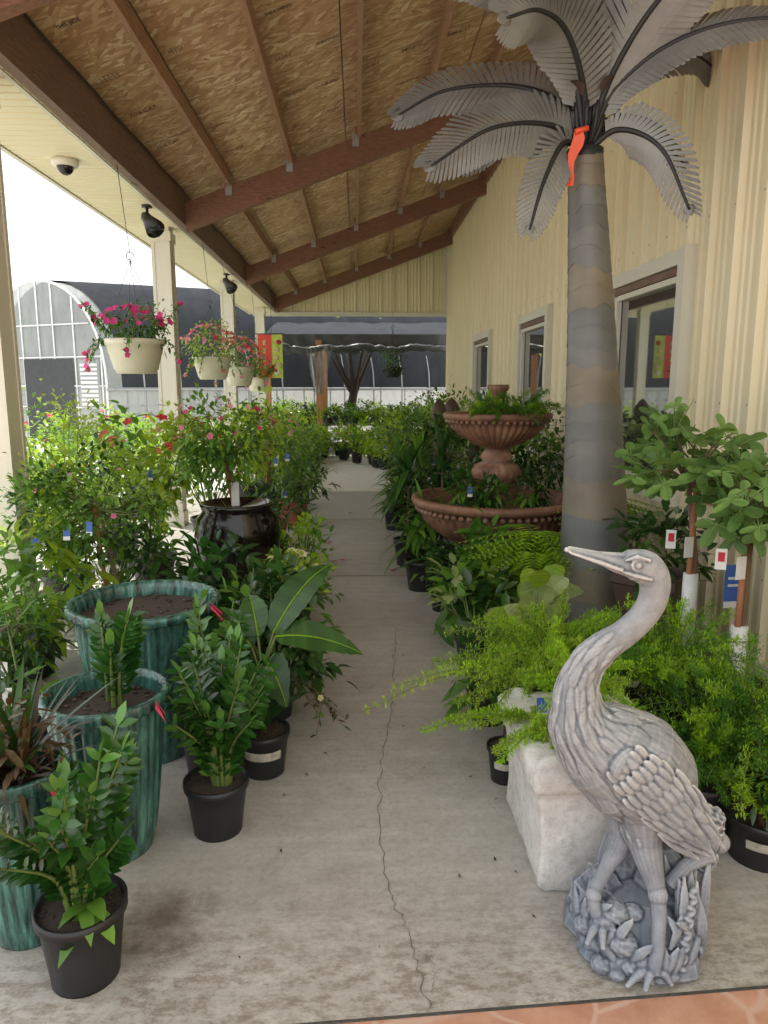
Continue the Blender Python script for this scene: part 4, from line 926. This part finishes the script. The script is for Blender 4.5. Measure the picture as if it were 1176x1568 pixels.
# ------------------------------------------------------------------ greenhouse
def greenhouse(cl,cr,ax,Ln,zb=1.5,H=3.0,name='hoop_greenhouse',cloth=True):
    E=empty(name); cl=V(cl);cr=V(cr);ax=V(ax).normalized()
    def prof(k,n=20): return (math.cos(math.pi*(1-k/n)),zb+H*math.sin(math.pi*k/n)**.9)
    def pt(k,d,off=0):
        x,z=prof(k); c=cl.lerp(cr,.5+.5*x)+ax*d; return (c.x,c.y,z+off)
    mb=MB(); vs=[];fs=[]; nd=12
    for d in range(nd+1):
        for k in range(21): vs.append(pt(k,Ln*d/nd))
    for d in range(nd):
        for k in range(20): fs.append((d*21+k,d*21+k+1,(d+1)*21+k+1,(d+1)*21+k))
    mb.add(vs,fs,'film',.5,True)
    for c_ in (cl,cr):
        mb.add([tuple(c_),tuple(c_+ax*Ln),tuple(c_+ax*Ln+V((0,0,zb))),tuple(c_+V((0,0,zb)))],[(0,1,2,3)],'film')
    g=[pt(k,0) for k in range(21)]; mb.add([tuple(cl)]+g+[tuple(cr)],[tuple(range(23))],'film'); mb.obj('film_cover',E)
    if cloth:
        mb=MB(); vs=[];fs=[]
        for d in range(nd+1):
            for k in range(3,21): vs.append(pt(k,Ln*d/nd+ .4 ,.06))
        for d in range(nd):
            for k in range(17): fs.append((d*18+k,d*18+k+1,(d+1)*18+k+1,(d+1)*18+k))
        mb.add(vs,fs,'cloth',.5,True); mb.obj('shade_cloth',E)
    mb=MB()
    for d in range(0,int(Ln)+1,1):
        up_=.03 if (d==0 or not cloth) else -.04
        mb.tube([tuple(cl+ax*d)]+[pt(k,d,up_) for k in range(21)]+[tuple(cr+ax*d-V((0,.03,0)))],.035 if d==0 else .025,6,'whiteframe' if d==0 else 'greyframe',cap=False)
    nrm=-ax*.04
    for f in (.02,.18,.36,.5,.62,.78,.98):
        c=cl.lerp(cr,f)+nrm; zt=zb+H*math.sin(math.acos(1-2*f))**.9; mb.tube([c,c+V((0,0,zt))],.024,5,'whiteframe')
    for z in (1.0,1.6,2.4,3.3):
        f0=.0 if z<=1.6 else (.5-.5*math.sqrt(max(0,1-((z-zb)/H)**2)))
        mb.tube([cl.lerp(cr,f0)+nrm+V((0,0,z)),cl.lerp(cr,1-f0)+nrm+V((0,0,z))],.022,5,'whiteframe')
    for z in (.75,1.5): mb.tube([cr+V((0,-.05,z)),cr+ax*Ln+V((0,-.05,z))],.035,5,'greyframe')
    mb.obj('hoop_frame',E)
    mb=MB()
    def rect(f0,f1,z0,z1,mat,o=-.08):
        a=cl.lerp(cr,f0)+ax*o; b=cl.lerp(cr,f1)+ax*o; mb.add([(a.x,a.y,z0),(b.x,b.y,z0),(b.x,b.y,z1),(a.x,a.y,z1)],[(0,1,2,3)],mat)
    rect(.37,.77,0,2.35,'darkopen')
    for f0,f1 in ((.12,.30),(.82,.97)):
        rect(f0,f1,1.0,2.3,'film')
        for k in range(10): rect(f0+.01,f1-.01,1.06+k*.12,1.13+k*.12,'tag_white',-.10)
    mb.obj('gable_fittings',E)
greenhouse((-11.2,22.5,0),(-6.9,20.4,0),(.93,.37,0),22)
greenhouse((-15.5,27,0),(-12.6,26,0),(.5,.9,0),16,name='hoop_greenhouse',cloth=True)
E=empty('nursery_shade_structure')
mb=MB(); vs=[];fs=[];nx=30;ny=6
for i in range(nx+1):
    for j in range(ny+1):
        x=-2.3+9.2*i/nx; f=j/ny; y=18.0+3.6*f; z=2.80+.62*f-.10*math.sin(i*.9)**2*(1-f)+.05*noise.noise(V((x*2,y,0))); vs.append((x,y,z))
for i in range(nx):
    for j in range(ny): a=i*(ny+1)+j; fs.append((a,a+ny+1,a+ny+2,a+1))
mb.add(vs,fs,'cloth',.5,True)
vs=[];fs=[]
for i in range(nx*3+1):
    x=-2.3+9.2*i/(nx*3)
    for j in range(5): vs.append((x,17.97+.05*noise.noise(V((i*.6,j*.8,2))),2.84-.085*j-.06*abs(noise.noise(V((i*.25,0,4))))*j))
for i in range(nx*3):
    for j in range(4): a=i*5+j; fs.append((a,a+5,a+6,a+1))
mb.add(vs,fs,'tarp',.5,True)
mb.obj('roof_cloth',E)
mb=MB(); P=[(-2.3+9.2*k/120,17.90+.05*noise.noise(V((k*.3,7,0))),2.50+.10*noise.noise(V((k*.11,0,0)))+.03*noise.noise(V((k*.5,0,3)))) for k in range(121)]
mb.tube(P,[.085+.06*noise.noise(V((k*.6,3,0))) for k in range(121)],12,'tarp')
vs=[];fs=[]
for i in range(15):
    for j in range(11):
        x=-1.25+.65*i/14; z=2.55-j*.115; k=1-.65*j/10; vs.append((-.93+(x+.93)*k+.04*noise.noise(V((i,j*.5,0))),17.82+.09*noise.noise(V((i*1.1,j*.4,6))),z))
for i in range(14):
    for j in range(10): a=i*11+j; fs.append((a,a+11,a+12,a+1))
mb.add(vs,fs,'clearpl',.5,True); mb.obj('rolled_tarp',E)
mb=MB()
for x,y in ((-.93,17.99),(3.2,17.95),(-.95,21.5),(3.2,21.5),(-2.2,18.05)): mb.box((x,y,1.35),(.15,.15,2.7),'postwood')
mb.obj('timber_posts',E)
mb=MB()
for by in (19,20.2,21.2):
    mb.box((.5,by,.62),(7,.8,.05),'benchw')
    for x in (-2.8,-1,1,2.8,3.9): mb.box((x,by-.3,.3),(.06,.06,.6),'benchw')
    x=-2.9
    while x<3.9:
        for yy in (-.25,.1):
            mt=R.choice(['leaf_lime','leaf_lime','leaf_mid','leaf_fern','leaf_dark']); hh=U(.12,.30); mb.lathe([(.06,0),(.085,.13),(.0,.13)],(x,by+yy,.65),8,'blackpot'); bush(mb,(x,by+yy,.80+hh*.5),(.16,.14,hh),60,.11,.05,[mt],4,0)
        x+=U(.22,.34)
mb.obj('nursery_bench')
mb=MB()
def stock(x,y,h,r,n,mt,fl=None):
    pot(mb,(x,y,0),.12,.22,n=8); bush(mb,(x,y,h),(r,r,h*.55),n,.12,.055,[mt],6,0,fl)
for k in range(100):
    x=R.choice([U(-2.2,-.75),U(.35,2.0)]); y=U(13.5,18.5); stock(x,y,U(.35,.65),.22,70,R.choice(['leaf_lime','leaf_lime','leaf_fern','leaf_mid']),('yellow',4,.03) if R.random()<.2 else None)
for k in range(34):
    stock(U(-1.2,.9),U(14.6,18.3),U(.30,.50),.22,80,R.choice(['leaf_lime','leaf_lime','leaf_fern','leaf_mid']),('palepink',4,.03) if R.random()<.25 else None)
for k in range(80):
    x=U(-7,-2.6); y=U(6,18); h=U(.3,.75); pot(mb,(x,y,0),.14,.25,n=8); bush(mb,(x,y,h),(.3,.3,h*.6),110,.12,.055,[R.choice(['leaf_lime','leaf_mid','leaf_fern'])],6,0,('redfl',2,.06) if R.random()<.3 else None)
mb.obj('nursery_stock_plants')
def tree(x,y,h,r,n,name='shade_tree',mats=('leaf_mid','leaf_lime'),bk='bark',tr=1.0):
    mb=MB(); b=V((x,y,0)); f=b+V((.05,0,h*.36)); mb.tube(cat([b,b+V((-.05,0,h*.2)),f],8),lerps([.16*tr,.12*tr,.11*tr],8),9,bk)
    for k in range(7):
        a=k*.9+U(-.2,.2); e=f+V((math.cos(a)*r*.7,math.sin(a)*r*.4,h*.42*U(.6,1.1))); mb.tube(cat([f-V((0,0,.1)),(f+e)/2+V((0,0,-.1)),e],8),lerps([.085*tr,.05*tr,.015],8),6,bk)
    bush(mb,(x,y,h*.8),(r,r*.6,h*.2),n,.13,.07,list(mats),26,0); mb.obj(name)
tree(-.15,22.0,4.0,1.1,30,'bare_tree',bk='darkbark',tr=1.15)
tree(3.6,36,6.6,3.0,3000,mats=('leaf_lime','leaf_mid')); tree(9,42,8,4,2200)
